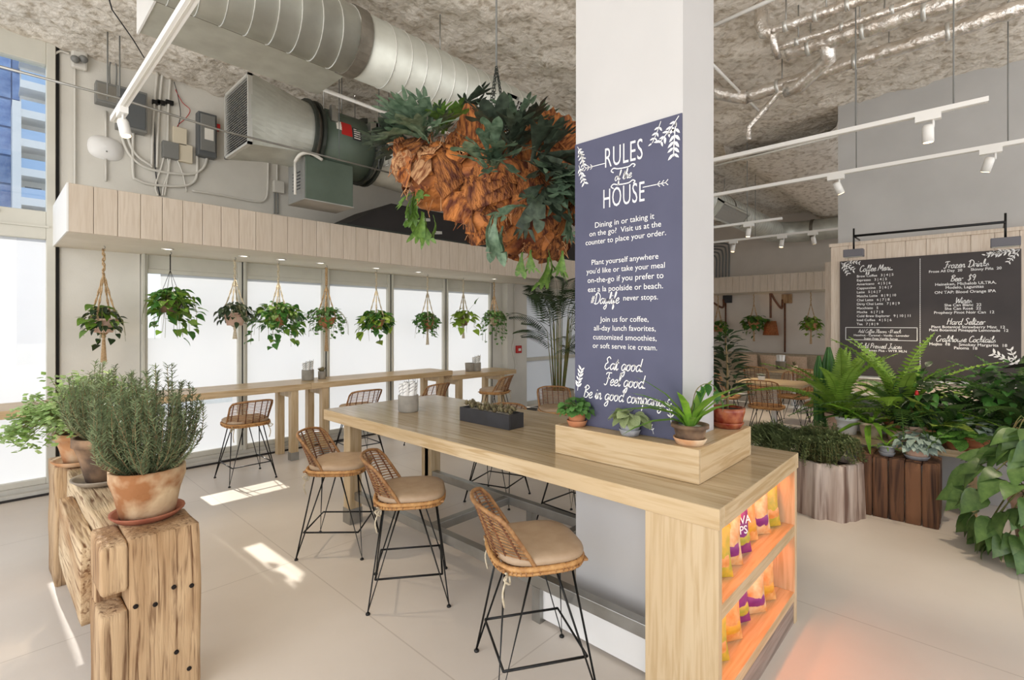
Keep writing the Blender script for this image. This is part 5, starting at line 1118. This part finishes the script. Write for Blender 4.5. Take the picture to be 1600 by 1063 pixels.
z = pot(t, (0, 0, 0), .12, .09, .11, MT['terra'], saucer=.12); bush(t, (0, 0, z+.06), .17, .10, 80, [lsil, lmar], .085, low=-.3)
t = thing('potted_plant', 'dense dark small leaved bush filling the back of the bench beside the bud plant', 'potted plant', (6.13, .36, BZT))
z = pot(t, (0, 0, 0), .09, .07, .13, MT['claygrey']); tuft(MB(), (0, 0, z-.02), 24, .2, .3).build('stems', LF['stem'], t, kind='stuff'); bush(t, (.04, 0, z+.30), .27, .30, 230, [lov2, lov2, lsdk], .10, low=-.8)
t = thing('potted_plant', 'tall dark bush behind the silvery trailing plant near the rubber plant', 'potted plant', (6.2, -.20, BZT))
z = pot(t, (0, 0, 0), .09, .07, .13, MT['claygrey']); tuft(MB(), (0, 0, z-.02), 24, .2, .4).build('stems', LF['stem'], t, kind='stuff'); bush(t, (.04, 0, z+.34), .28, .34, 230, [lov2, lsdk], .11, low=-.8)
# trailing philodendron and black leaved plant at the frame edge
lph = leafmesh('leaf', HEART, W=.85, bend=.35, fold=.12, m=LF['philo'])
t = thing('potted_philodendron', 'big glossy philodendron with broad heart leaves tumbling to the floor', 'potted plant', (5.2, -.39, 0))
z = pot(t, (0, 0, 0), .22, .17, .50, MT['pinkpot'], rim=.02)
rn = random.Random(77); s = MB()
for i in range(150):
    a = rn.uniform(PI*.35, PI*1.65); v = rn.random(); q = .20+.20*math.sin(PI*min(1, v*1.15)); zz = .06+.92*v
    p = Vector((q*math.cos(a), q*math.sin(a)*1.0+.12*(1-v), zz)); put_leaf(t, lph, p, (math.cos(a)*.8, math.sin(a)*.8, -.75+1.1*v*rn.random()), rn.uniform(.12, .215), rn.uniform(-.9, .9))
    if i % 3 == 0: s.tube(catmull([(.1*math.cos(a), .1*math.sin(a), z), (q*.7*math.cos(a), q*.7*math.sin(a), max(z, zz)+.1), p], 4), .004, 5)
s.build('stems', LF['stem'], t, kind='stuff')
lbig = leafmesh('leaf', OVATE, W=.8, bend=.5, fold=.25, m=LF['purple'])
t = thing('potted_plant', 'rubber plant with large blackish leaves before the menu board edge', 'potted plant', (5.55, -.56, 0))
z = pot(t, (0, 0, 0), .15, .12, .62, MT['terra']); MB().tube([(0, 0, z-.03), (0, .02, .95), (.02, .02, 1.32)], [.016, .012, .008], 6).build('trunk', LF['rosestem'], t)
for i in range(11): a = i*2.4+2.0; put_leaf(t, lbig, (.01, .02, .68+i*.062), (math.cos(a), math.sin(a), rn.uniform(.2, .9)), rn.uniform(.32, .44), rn.uniform(-.3, .3))

# ------------------------------------------------------------------ dining end
def table(label, x, y, wx, wy):
    t = thing('dining_table', label, 'table', (x, y, 0), group='dining tables')
    for k in range(3): bev(MB().box((-wx/2+k*wx/3+.0006, -wy/2, .715), (-wx/2+(k+1)*wx/3-.0006, wy/2, .75)).build('plank', MT['oak'], t), .002, 1)
    MB().lathe([(.05, .02), (.045, .06), (.04, .70), (.12, .715)], n=14).build('pedestal', MT['white'], t); MB().lathe([(.24, 0), (.24, .014), (.05, .03)], n=24).build('base_plate', MT['white'], t)
table('nearer oak dining table on a white pedestal before the dining wall', 8.95, 2.45, .8, 1.0); table('farther oak dining table holding a tin bucket of napkins', 11.35, 2.75, .8, 1.6)
ch0 = make_seat('rattan_chair', 'rattan dining chair with its back to the room at the nearer table', 'chair', .45, .42, .21, False, 'rattan dining chairs', 'rattan', .235)
ch0.location = (8.22, 2.36, 0); ch0.rotation_euler = (0, 0, face(1, 0)); collect(ch0)
for x, y, dx, dy, lb in ((9.62, 2.35, -1, .1, 'rattan dining chair facing the room across the nearer table'), (9.0, 1.78, 0, 1, 'rattan dining chair at the end of the nearer table by the plants'), (10.65, 3.2, 1, 0, 'rattan dining chair at the farther table under the wall lamp'), (10.7, 2.35, 1, .1, 'rattan dining chair at the farther table nearest the wall end'), (8.0, 3.55, 1, -.4, 'rattan dining chair half hidden by the spiky shrub and column'), (8.85, 3.2, 0, -1, 'rattan dining chair at the window side of the nearer table')): dup(ch0, (x, y, 0), face(dx, dy), lb)
p = at(1220, 577, z=.75); t = thing('tin_bucket', 'small tin bucket of rolled napkins on the farther dining table', 'bucket', (11.44, 3.01, .75))
MB().lathe([(.085, 0), (.10, .17), (.106, .175), (.098, .172), (.08, .02)], n=20).build('bucket', MT['tin'], t)
for i in range(6): a = i*PI/3; MB().tube([(.03*math.cos(a), .03*math.sin(a), .03), (.06*math.cos(a), .06*math.sin(a), .30)], .028, 8).build('rolled_napkin', MT['napkin'], t)
t = thing('potted_succulent', 'tiny succulent in a pale pot on the farther dining table', 'potted plant', (11.3, 2.72, .75)); pot(t, (0, 0, 0), .06, .05, .1, MT['cream'], rim=0); 
for k in range(12): a = k*2.4; put_leaf(t, slf[0], (0, 0, .1), (math.cos(a), math.sin(a), .8), .08)
p = at(1188, 600, z=.75); t = thing('potted_succulent', 'grey leaved succulent in a white pot on the nearer dining table', 'potted plant', (8.85, 2.62, .75)); pot(t, (0, 0, 0), .055, .045, .09, MT['white'], rim=0)
for k in range(14): a = k*2.4; put_leaf(t, lsil, (0, 0, .1), (math.cos(a), math.sin(a), .6), .08)
t = thing('banquette', 'beige upholstered banquette running along the dining wall', 'bench', (13.55, 1.6, 0))
bev(MB().box((0, 0, 0), (.6, 4.6, .40)).build('base', MT['fabric'], t), .01); bev(MB().box((-.01, 0, .40), (.56, 4.6, .47)).build('seat', MT['fabric'], t), .02); bev(MB().box((.56, 0, .3), (.84, 4.6, .92)).build('backrest', MT['fabric'], t), .02)
for k, (y, lb) in enumerate(((3.9, 'pale cushion beside the grey patterned one on the banquette'), (3.3, 'peach cushion leaning in the middle of the banquette'), (4.45, 'cream cushion at the window end of the banquette'))):
    t = thing('throw_pillow', lb, 'cushion', (14.0, y, .47)); t.rotation_euler = (0, rad(-18), 0); P = []
    for i in range(9): P.append([(0, 0, 0)]*0+[((.09*(1-abs(i/4-1)**2.5)*(1-abs(j/4-1)**2.5))*s_, (i/4-1)*.22, .22+(j/4-1)*.22) for j in range(9)] if False else None) if False else None
    for s_ in (-1, 1): MB().grid([[((.09*(1-abs(i/4-1)**2.5)*(1-abs(j/4-1)**2.5))*s_, (i/4-1)*.24*(1-.06*(1-abs(j/4-1))), .22+(j/4-1)*.22) for j in range(9)][::s_] for i in range(9)]).build('cushion_face', MT['pillow'], t)
for px, lb in ((1212, 'swing arm wall lamp with a lit woven shade over the dining table'), (1128, 'wall lamp with dark arm half hidden behind the column')):
    a = at(px+18 if px > 1200 else px+9, 467, x=14.38); t = thing('wall_lamp', lb, 'wall lamp', a)
    off = .32 if px > 1200 else .55; zsh = at(px, 515, x=14.1).z-a.z
    bev(MB().box((-.06, -.12, -.12), (.02, .12, .12)).build('wall_plate', MT['beamz'] if px > 1200 else MT['blackp'], t), .01)
    MB().tube(catmull([(-.04, .1, -.02), (-.12, .1, -.25), (-.24, off*.7, -.05), (-.28, off, .16), (-.28, off, 0), (-.28, off, zsh+.3)], 6), .028, 8).build('arm', MT['rattandk'], t)
    MB().lathe([(.19, -.17), (.13, .20), (.125, .20), (.185, -.17)], (-.28, off, zsh+.02), 20).build('shade', MT['lampshade'], t); MB().lathe([(.01, -.06), (.04, -.02), (.03, .05), (.01, .07)], (-.28, off, zsh), 10).build('bulb', MT['bulb'], t)
    MB().tube([(-.02, .05, -.1), (-.02, .05, -1.40)], .022, 6).build('cord', MT['rattandk'], t)
    light('wall_lamp_light', 'POINT', (a.x-.28, a.y+off, a.z+zsh), 6, (1, .62, .32), shadow_soft_size=.05)
for k in range(5):
    t = thing('wall_conduit', 'grey conduit bend ' + ['nearest the column', 'second from the column', 'in the middle', 'fourth from the column', 'farthest from the column'][k] + ' above the dining soffit', 'conduit', at(1119+k*5, 428, x=14.37), group='conduit bends above the dining soffit'); hh = .55+.08*k
    MB().tube(catmull([(0, 0, -.35), (0, 0, .1), (0, 0, hh*.8), (0, .12, hh), (0, .5+.1*k, hh+.05)], 5), .022, 6).build('pipe', MT['boxgrey'], t)

# ------------------------------------------------------------------ lettering
G = {
'a': (.98, [[(.78, .8), (.45, 1), (.1, .55), (.28, .02), (.6, .25), (.8, .8)], [(.82, 1.02), (.76, .35), (.9, .0), (1.05, .2)]]), 'b': (.75, [[(.05, .2), (.3, 1.2), (.35, 2), (.2, 2.1), (.12, 1.2), (.12, .1), (.4, -.02), (.65, .4), (.5, .9), (.2, .8)]]),
'c': (.72, [[(.65, .8), (.4, 1), (.08, .55), (.25, .02), (.55, .05), (.8, .25)]]), 'd': (.95, [[(.75, .85), (.4, 1), (.1, .55), (.25, .03), (.55, .15), (.78, .7)], [(.85, 2), (.75, .4), (.85, .02), (1, .2)]]),
'e': (.72, [[(.05, .3), (.5, .55), (.6, .85), (.4, 1), (.1, .6), (.2, .08), (.5, .02), (.8, .3)]]), 'f': (.6, [[(0, .2), (.35, 1.1), (.5, 1.9), (.35, 2.1), (.25, 1.5), (.2, -.8), (.3, -1), (.42, -.6), (.25, 0), (.6, .3)]]),
'g': (.92, [[(.75, .85), (.4, 1), (.1, .55), (.25, .05), (.55, .15), (.78, .8)], [(.78, .95), (.75, -.6), (.45, -1), (.2, -.75), (.6, -.2), (1, .25)]]), 'h': (.85, [[(0, .1), (.3, 1.2), (.35, 2), (.2, 2.05), (.12, 1.3), (.12, 0)], [(.12, .4), (.4, .98), (.6, .8), (.6, .2), (.72, 0), (.9, .25)]]),
'i': (.45, [[(0, .2), (.2, .95), (.2, .2), (.3, 0), (.5, .25)], [(.22, 1.35), (.26, 1.5)]]), 'k': (.75, [[(0, .1), (.3, 1.2), (.35, 2), (.2, 2.05), (.12, 1.3), (.12, 0)], [(.6, .95), (.2, .5), (.5, .15), (.8, .2)]]),
'l': (.45, [[(0, .2), (.35, 1.3), (.35, 2), (.2, 2), (.15, 1.2), (.18, .2), (.3, 0), (.5, .25)]]), 'm': (1.12, [[(0, .3), (.15, .95), (.15, 0)], [(.15, .5), (.38, 1), (.5, .7), (.5, 0)], [(.5, .5), (.75, 1), (.88, .7), (.88, .15), (1, 0), (1.15, .25)]]),
'n': (.85, [[(0, .3), (.15, .95), (.15, 0)], [(.15, .5), (.42, 1), (.58, .7), (.58, .15), (.7, 0), (.88, .25)]]), 'o': (.82, [[(.5, 1), (.15, .8), (.1, .3), (.35, 0), (.65, .3), (.6, .85), (.4, 1), (.55, .75), (.85, .8)]]),
'p': (.8, [[(0, .3), (.2, 1), (.15, -1)], [(.17, .6), (.45, 1), (.7, .6), (.5, .05), (.2, .1)], [(.5, .05), (.8, .2)]]), 'r': (.6, [[(0, .3), (.15, .95), (.15, 0)], [(.15, .5), (.35, .95), (.6, .85)]]),
's': (.65, [[(0, .2), (.4, 1), (.35, .75), (.55, .3), (.35, 0), (.08, .1)], [(.35, 0), (.7, .25)]]), 't': (.52, [[(0, .2), (.3, 1.7), (.22, .3), (.35, 0), (.6, .25)], [(0, 1.15), (.55, 1.2)]]),
'u': (.9, [[(0, .3), (.15, .95), (.15, .25), (.35, 0), (.6, .4), (.65, .95), (.63, .2), (.75, 0), (.92, .25)]]), 'v': (.8, [[(0, .7), (.15, .95), (.35, 0), (.65, .95), (.85, .8)]]),
'y': (.88, [[(0, .3), (.15, .95), (.18, .25), (.4, .05), (.65, .5), (.68, .95)], [(.68, .95), (.6, -.6), (.35, -1), (.1, -.7), (.5, -.2), (.9, .25)]]), 'z': (.8, [[(.1, .9), (.6, .9), (.1, .05), (.65, .05), (.85, .25)]]),
'E': (1, [[(.95, 1.7), (.6, 2.05), (.25, 1.7), (.5, 1.15), (.2, .9), (.1, .35), (.45, 0), (.95, .35)]]), 'F': (1.05, [[(.1, 1.7), (.3, 2), (1.1, 2)], [(.65, 2), (.5, .4), (.25, 0), (0, .2)], [(.35, 1.1), (.9, 1.15)]]),
'B': (1.1, [[(.35, 2), (.25, .05)], [(.05, 1.6), (.5, 2.1), (.95, 1.7), (.4, 1.1), (1, .7), (.7, .05), (.1, .15)]]), 'D': (1.25, [[(.35, 1.9), (.3, .1)], [(0, 1.6), (.5, 2.1), (1.15, 1.4), (1, .3), (.4, -.02), (.05, .2)]]),
'C': (1.05, [[(1, 1.7), (.7, 2.05), (.2, 1.4), (.2, .4), (.6, 0), (1.05, .4)]]), 'M': (1.35, [[(0, 0), (.3, 1.95), (.65, .5), (1.05, 1.95), (1.15, .1), (1.35, .1)]]), 'W': (1.35, [[(.05, 1.9), (.3, .05), (.65, 1.4), (.95, .05), (1.35, 2)]]),
'H': (1.15, [[(.2, 2), (.15, 0)], [(.95, 2), (.9, 0)], [(0, 1), (.55, 1.15), (1.1, 1)]]), 'S': (.95, [[(.85, 1.7), (.5, 2.05), (.2, 1.6), (.7, .8), (.5, .05), (.05, .25)]]), 'J': (1, [[(.3, 2), (1, 2)], [(.7, 2), (.65, .2), (.35, -.1), (.05, .3)]]),
'A': (1, [[(0, 0), (.55, 2), (.9, 0)], [(.1, .7), (.95, .8)]]), 'P': (1, [[(.3, 1.95), (.2, 0)], [(0, 1.6), (.5, 2.05), (.95, 1.6), (.6, 1), (.25, 1)]]), '.': (.45, [[(.08, .08), (.30, .08)]]), ':': (.4, [[(.12, .1), (.16, .22)], [(.12, .8), (.16, .92)]]), ' ': (.55, []),
'$': (.95, [[(.85, 1.6), (.5, 1.9), (.2, 1.5), (.7, .8), (.5, .15), (.05, .35)], [(.45, 2.2), (.45, -.2)]]), '9': (.9, [[(.8, 1.5), (.5, 2), (.1, 1.5), (.45, 1.05), (.8, 1.5), (.6, 0)]]), '1': (.5, [[(.05, 1.6), (.3, 2), (.3, 0)]]), '+': (.8, [[(.1, .8), (.7, .8)], [(.4, 1.1), (.4, .5)]]), '#': (.8, [[(.2, .2), (.35, 1.5)], [(.5, .2), (.65, 1.5)], [(.05, .6), (.75, .6)], [(.1, 1.1), (.8, 1.1)]])}
def ribbon(mb, pts, w_):
    pts = [Vector((p[0], p[1], 0)) for p in pts]; P = []
    for i, p in enumerate(pts):
        d = pts[min(i+1, len(pts)-1)]-pts[max(i-1, 0)]
        if d.length < 1e-9: d = Vector((1, 0, 0))
        n_ = Vector((-d.y, d.x, 0)).normalized()*w_/2; P.append([tuple(p-n_), tuple(p+n_)])
    return mb.grid(P, False)
def script(text, wd=.16, slant=.22):
    wd *= .78
    mb = MB(); x = 0
    for ch_ in text:
        ad, st = G[ch_]
        for s_ in st: ribbon(mb, [(x+p.x+slant*p.y, p.y) for p in catmull([(a, b, 0) for a, b in s_], 6)], wd)
        x += ad
    me = mb.mesh('lettering'); return me
def fit(me, width=None, size=None):
    xs = [v.co.x for v in me.vertices]; a, b = min(xs), max(xs); k = (width/(b-a)) if width else size
    me.transform(Matrix.Diagonal((k, k, k, 1)) @ Matrix.Translation((-(a+b)/2, 0, 0))); return me
def sprig(n, L, bend, seed, lw=.3):
    """a drawn leafy twig, stem along +y"""
    rn = random.Random(seed); mb = MB(); st = [(bend*(i/8)**2*L, L*i/8, 0) for i in range(9)]; ribbon(mb, st, L*.03)
    for i in range(n):
        v = (i//2+1)/(n/2+.5); c = Vector((bend*v*v*L, L*v, 0)); s = -1 if i % 2 else 1; a = s*rn.uniform(.6, 1.0); l = L*.26*rn.uniform(.8, 1.1); d = Vector((math.sin(a), math.cos(a), 0)); q = Vector((d.y, -d.x, 0)); k = l*lw*.5
        mb.add([c+d*.02*L, c+d*l*.35+q*k, c+d*l*.7+q*k*.8, c+d*l, c+d*l*.7-q*k*.8, c+d*l*.35-q*k], [(0, 1, 2, 3, 4, 5)])
    return mb.mesh('leaf_sprig')
t = thing('chalkboard_sign', 'tall blue grey chalkboard panel on the column headed rules of the house', 'sign', (CX0, (CY0+CY1)/2, RZ))
bev(MB().box((-.010, CY0-t.location.y+.001, .001), (-.0005, CY1-t.location.y, 2.757-RZ)).build('panel', MT['slate'], t), .001, 1)
def sgn(me, y, z, mtx=None, nm='lettering', x=CX0-.0125):
    me.transform(facing(x-t.location.x, y-t.location.y, z-t.location.z, -1) @ (mtx or Matrix.Identity(4))); obj(nm, me, MT['chalk'], t)
YC = 1.387
def zy(py): return 1.72+(505-py)*.003453
def line(s, py, w_, off=0, **k): sgn(fit(textmesh(s, .05, **k), w_), YC+off, zy(py+4))
def tall(s, py, w_, h):
    me = textmesh(s, 1, offset=-.004, spacing=1.08); xs = [v.co.x for v in me.vertices]; ys = [v.co.y for v in me.vertices]; a, b, c, d = min(xs), max(xs), min(ys), max(ys)
    me.transform(Matrix.Diagonal((w_/(b-a), h/(d-c), 1, 1)) @ Matrix.Translation((-(a+b)/2, -(c+d)/2, 0))); sgn(me, YC, zy(py))
tall('RULES', 241, .228, .108); tall('HOUSE', 306, .25, .105)
sgn(fit(script('of the', .2), .105), YC, zy(281))
fl_ = MB(); ribbon(fl_, [(p.x, p.y) for p in catmull([(-.06, -.012, 0), (-.075, .0, 0), (-.06, .012, 0), (-.03, .004, 0), (.03, .002, 0), (.055, .012, 0), (.07, .004, 0), (.06, -.006, 0)], 6)], .006); me = fl_.mesh('flourish'); sgn(me.copy(), YC, zy(264), nm='flourish'); sgn(me, YC, zy(289), nm='flourish')
for s_, py in ((1, 249), (-1, 300)):
    ar = MB(); ribbon(ar, [(-.12, 0), (.01, 0)], .004)
    for k in range(3): ribbon(ar, [(-.13+k*.022, .014), (-.115+k*.022, 0), (-.13+k*.022, -.014)], .004)
    me = ar.mesh('arrow')
    if s_ < 0: me.transform(Matrix.Rotation(PI, 4, 'Z'))
    sgn(me, YC+s_*.125, zy(py), nm='arrow')
for s_, py, w_ in (('Dining in or taking it', 346, .36), ('on the go?  Visit us at the', 359, .435), ('counter to place your order.', 372.5, .487), ('Plant yourself anywhere', 406, .405), ("you'd like or take your meal", 420, .475), ('on-the-go if you prefer to', 435, .46), ('eat a la poolside or beach.', 450, .455),
    ('Join us for coffee,', 499, .295), ('all-day lunch favorites,', 513, .375), ('customized smoothies,', 527.5, .385), ('or soft serve ice cream.', 541.5, .39)): line(s_, py, w_)
sgn(fit(script('#Daylife', .2), .185), YC+.115, zy(474)); line('never stops.', 466, .20, -.10)
sgn(fit(script('Eat good.', .2), .235), YC, zy(579)); sgn(fit(script('Feel good.', .2), .255), YC-.005, zy(604)); sgn(fit(script('Be in good company.', .2), .50), YC+.01, zy(628))
for (y, z, a, L, n, b, sd) in ((CY1-.02, 2.74, 150, .10, 9, .1, 1), (CY1-.04, 2.72, 172, .11, 9, -.1, 2), (CY1-.03, 2.63, 165, .12, 10, -.1, 3), (CY0+.015, 2.745, 218, .15, 10, .1, 4), (CY0+.11, 2.745, 200, .11, 7, .1, 5), (CY0+.03, 2.72, 187, .17, 10, -.05, 6),
    (CY1-.02, 1.33, 8, .13, 12, .1, 8), (CY0+.055, 1.22, -4, .11, 7, -.1, 10), (CY0+.17, 1.17, -50, .07, 5, 0, 11), (CY0+.15, 1.15, -15, .06, 5, 0, 12)):
    sgn(sprig(n, L, b, sd, .34), y, z, Matrix.Rotation(rad(-a), 4, 'Z'), 'leaf_sprig')
# menu board
MX = 7.485; t = thing('menu_board', 'wide black chalkboard menu with coffee and drinks on the boarded wall', 'menu board', (MX, .47, 1.07))
bev(MB().box((-.03, -.806, 0), (0, .806, 1.433)).build('board', MT['slatek'], t), .002, 1)
bev(MB().box((-.015, -.83, -.04), (0, .83, -.001)).build('ledge', MT['white'], t), .002, 1)
MXF = MX-.0325
def mpt(u, v): return at(1290+u/3.935, 330+v/3.935, x=MXF)
def mline(s, u, v, h, scr=False, left=False, width=None):
    p = mpt(u, v); me = script(s, .24) if scr else textmesh(s, h*1.55, 'LEFT' if left else 'CENTER', offset=.012)
    if scr:
        fit(me, size=h*.6)
        if left: me.transform(Matrix.Translation((-min(q.co.x for q in me.vertices), 0, 0)))
    me.transform(facing(MXF-MX, p.y-.47, p.z-1.07-h*.5, -1)); obj('lettering', me, MT['chalk'], t)
mline('Coffee Menu', 310, 352, .062, True)
for i, s_ in enumerate(('Brew Coffee   3 | 4 | 5', 'Espresso   3 | 4 | 5', 'Americano   4 | 5 | 6', 'Cappuccino   5 | 6 | 7', 'Latte   5 | 6 | 7', 'Matcha Latte   8 | 9 | 10', 'Chai Latte   6 | 7 | 8', 'Dirty Chai Latte   7 | 8 | 9', 'Macchiato   5', 'Mocha   6 | 7 | 8', 'Cold Brew Explorer   9 | 10 | 11', 'Iced Coffee   4 | 5 | 6', 'Tea   7 | 8 | 9')): mline(s_, 191, 402+i*24.4, .026, left=True)
mline('Add Coffee Flavors +$1 each:', 330, 741, .034, True); mline('Hazelnut - Caramel - Vanilla - Lavender', 338, 765, .022); mline('Sugar Free Vanilla Syrup', 338, 785, .022)
mline('Cold Pressed Juices', 335, 832, .05, True); mline('Green Plus - WTR MLN', 375, 860, .025)
fm = MB(); a, b = mpt(122, 714), mpt(565, 800)
for (y0, y1, z0, z1) in ((a.y, b.y, a.z, a.z-.006), (a.y, b.y, b.z, b.z+.006), (a.y, a.y-.006, a.z, b.z), (b.y, b.y+.006, a.z, b.z)): fm.box((MXF-.001-MX, y0-.47, z0-1.07), (MXF-MX, y1-.47, z1-1.07))
fm.build('drawn_frame', MT['chalk'], t)
dv = MB(); a = mpt(581, 292)
for k in range(60): dv.box((MXF-.001-MX, a.y-.47-.003, a.z-1.07-k*.022), (MXF-MX, a.y-.47+.003, a.z-1.07-k*.022-.017))
dv.build('dotted_divider', MT['chalk'], t, kind='stuff')
for s_, u, v, h, sc in (('Frozen Drinks', 862, 328, .062, 1), ('Frose All Day  20      Skinny Piña  20', 850, 362, .026, 0), ('Beer  $9', 845, 414, .056, 1), ('Heineken, Michelob ULTRA,', 855, 445, .028, 0), ('Modelo, Lagunitas', 852, 467, .028, 0), ('ON TAP: Blood Orange IPA', 852, 496, .028, 0), ('Wines', 850, 550, .056, 1), ('She Can Blanc  22', 842, 577, .027, 0), ('She Can Rosé  22', 842, 599, .027, 0), ('Prophecy Pinot Noir Can  12', 846, 623, .027, 0),
    ('Hard Seltzer', 862, 682, .058, 1), ('Plant Botanical Strawberry Mint  12', 868, 713, .027, 0), ('Plant Botanical Pineapple Lemonade  12', 870, 733, .026, 0), ('Crafthouse Cocktails', 858, 790, .056, 1), ('Mojito  18      Smokey Margarita  18', 867, 822, .028, 0), ('Paloma  18', 860, 843, .028, 0)): mline(s_, u, v, h, bool(sc))
for (u, v, a, L, n, b, sd) in ((95, 318, 118, .17, 10, .2, 1), (100, 325, 150, .15, 8, .1, 2), (130, 312, 100, .14, 8, 0, 3), (1195, 236, -100, .20, 11, .0, 4), (1192, 240, -145, .15, 8, 0, 5), (1110, 240, -105, .16, 9, 0, 6), (1196, 950, -60, .24, 10, 0, 7), (1190, 960, -20, .2, 8, 0, 8)):
    p = mpt(u, v); me = sprig(n, L, b, sd, .34); me.transform(facing(MXF-MX, p.y-.47, p.z-1.07, -1) @ Matrix.Rotation(rad(-a), 4, 'Z')); obj('leaf_sprig', me, MT['chalk'], t)
# lamp bar over the menu
BX = 7.1; a, b = at(1334, 369, x=BX), at(1571, 347, x=BX); t = thing('menu_lamp_bar', 'black hanging bar with two grey box lamps over the menu board', 'lamp', a)
MB().tube([(0, 0, 0), b-a], .014, 8).build('bar', MT['black'], t)
for q, w_ in ((Vector((0, 0, 0)), .10), (b-a, .11)):
    MB().tube([q+Vector((0, 0, .09)), q+Vector((0, 0, -.16))], .010, 6).build('drop_rod', MT['black'], t)
    bev(MB().box((q.x-.05, q.y-w_, q.z-.25), (q.x+.05, q.y+w_, q.z-.16)).build('lamp_box', MT['lampgrey'], t), .006); MB().box((q.x-.04, q.y-w_+.01, q.z-.254), (q.x+.04, q.y+w_-.01, q.z-.2505)).build('lens', MT['conduit'], t)
    MB().tube([(q.x, q.y, q.z), (7.5-a.x, q.y, q.z)], .010, 6).build('wall_arm', MT['black'], t)
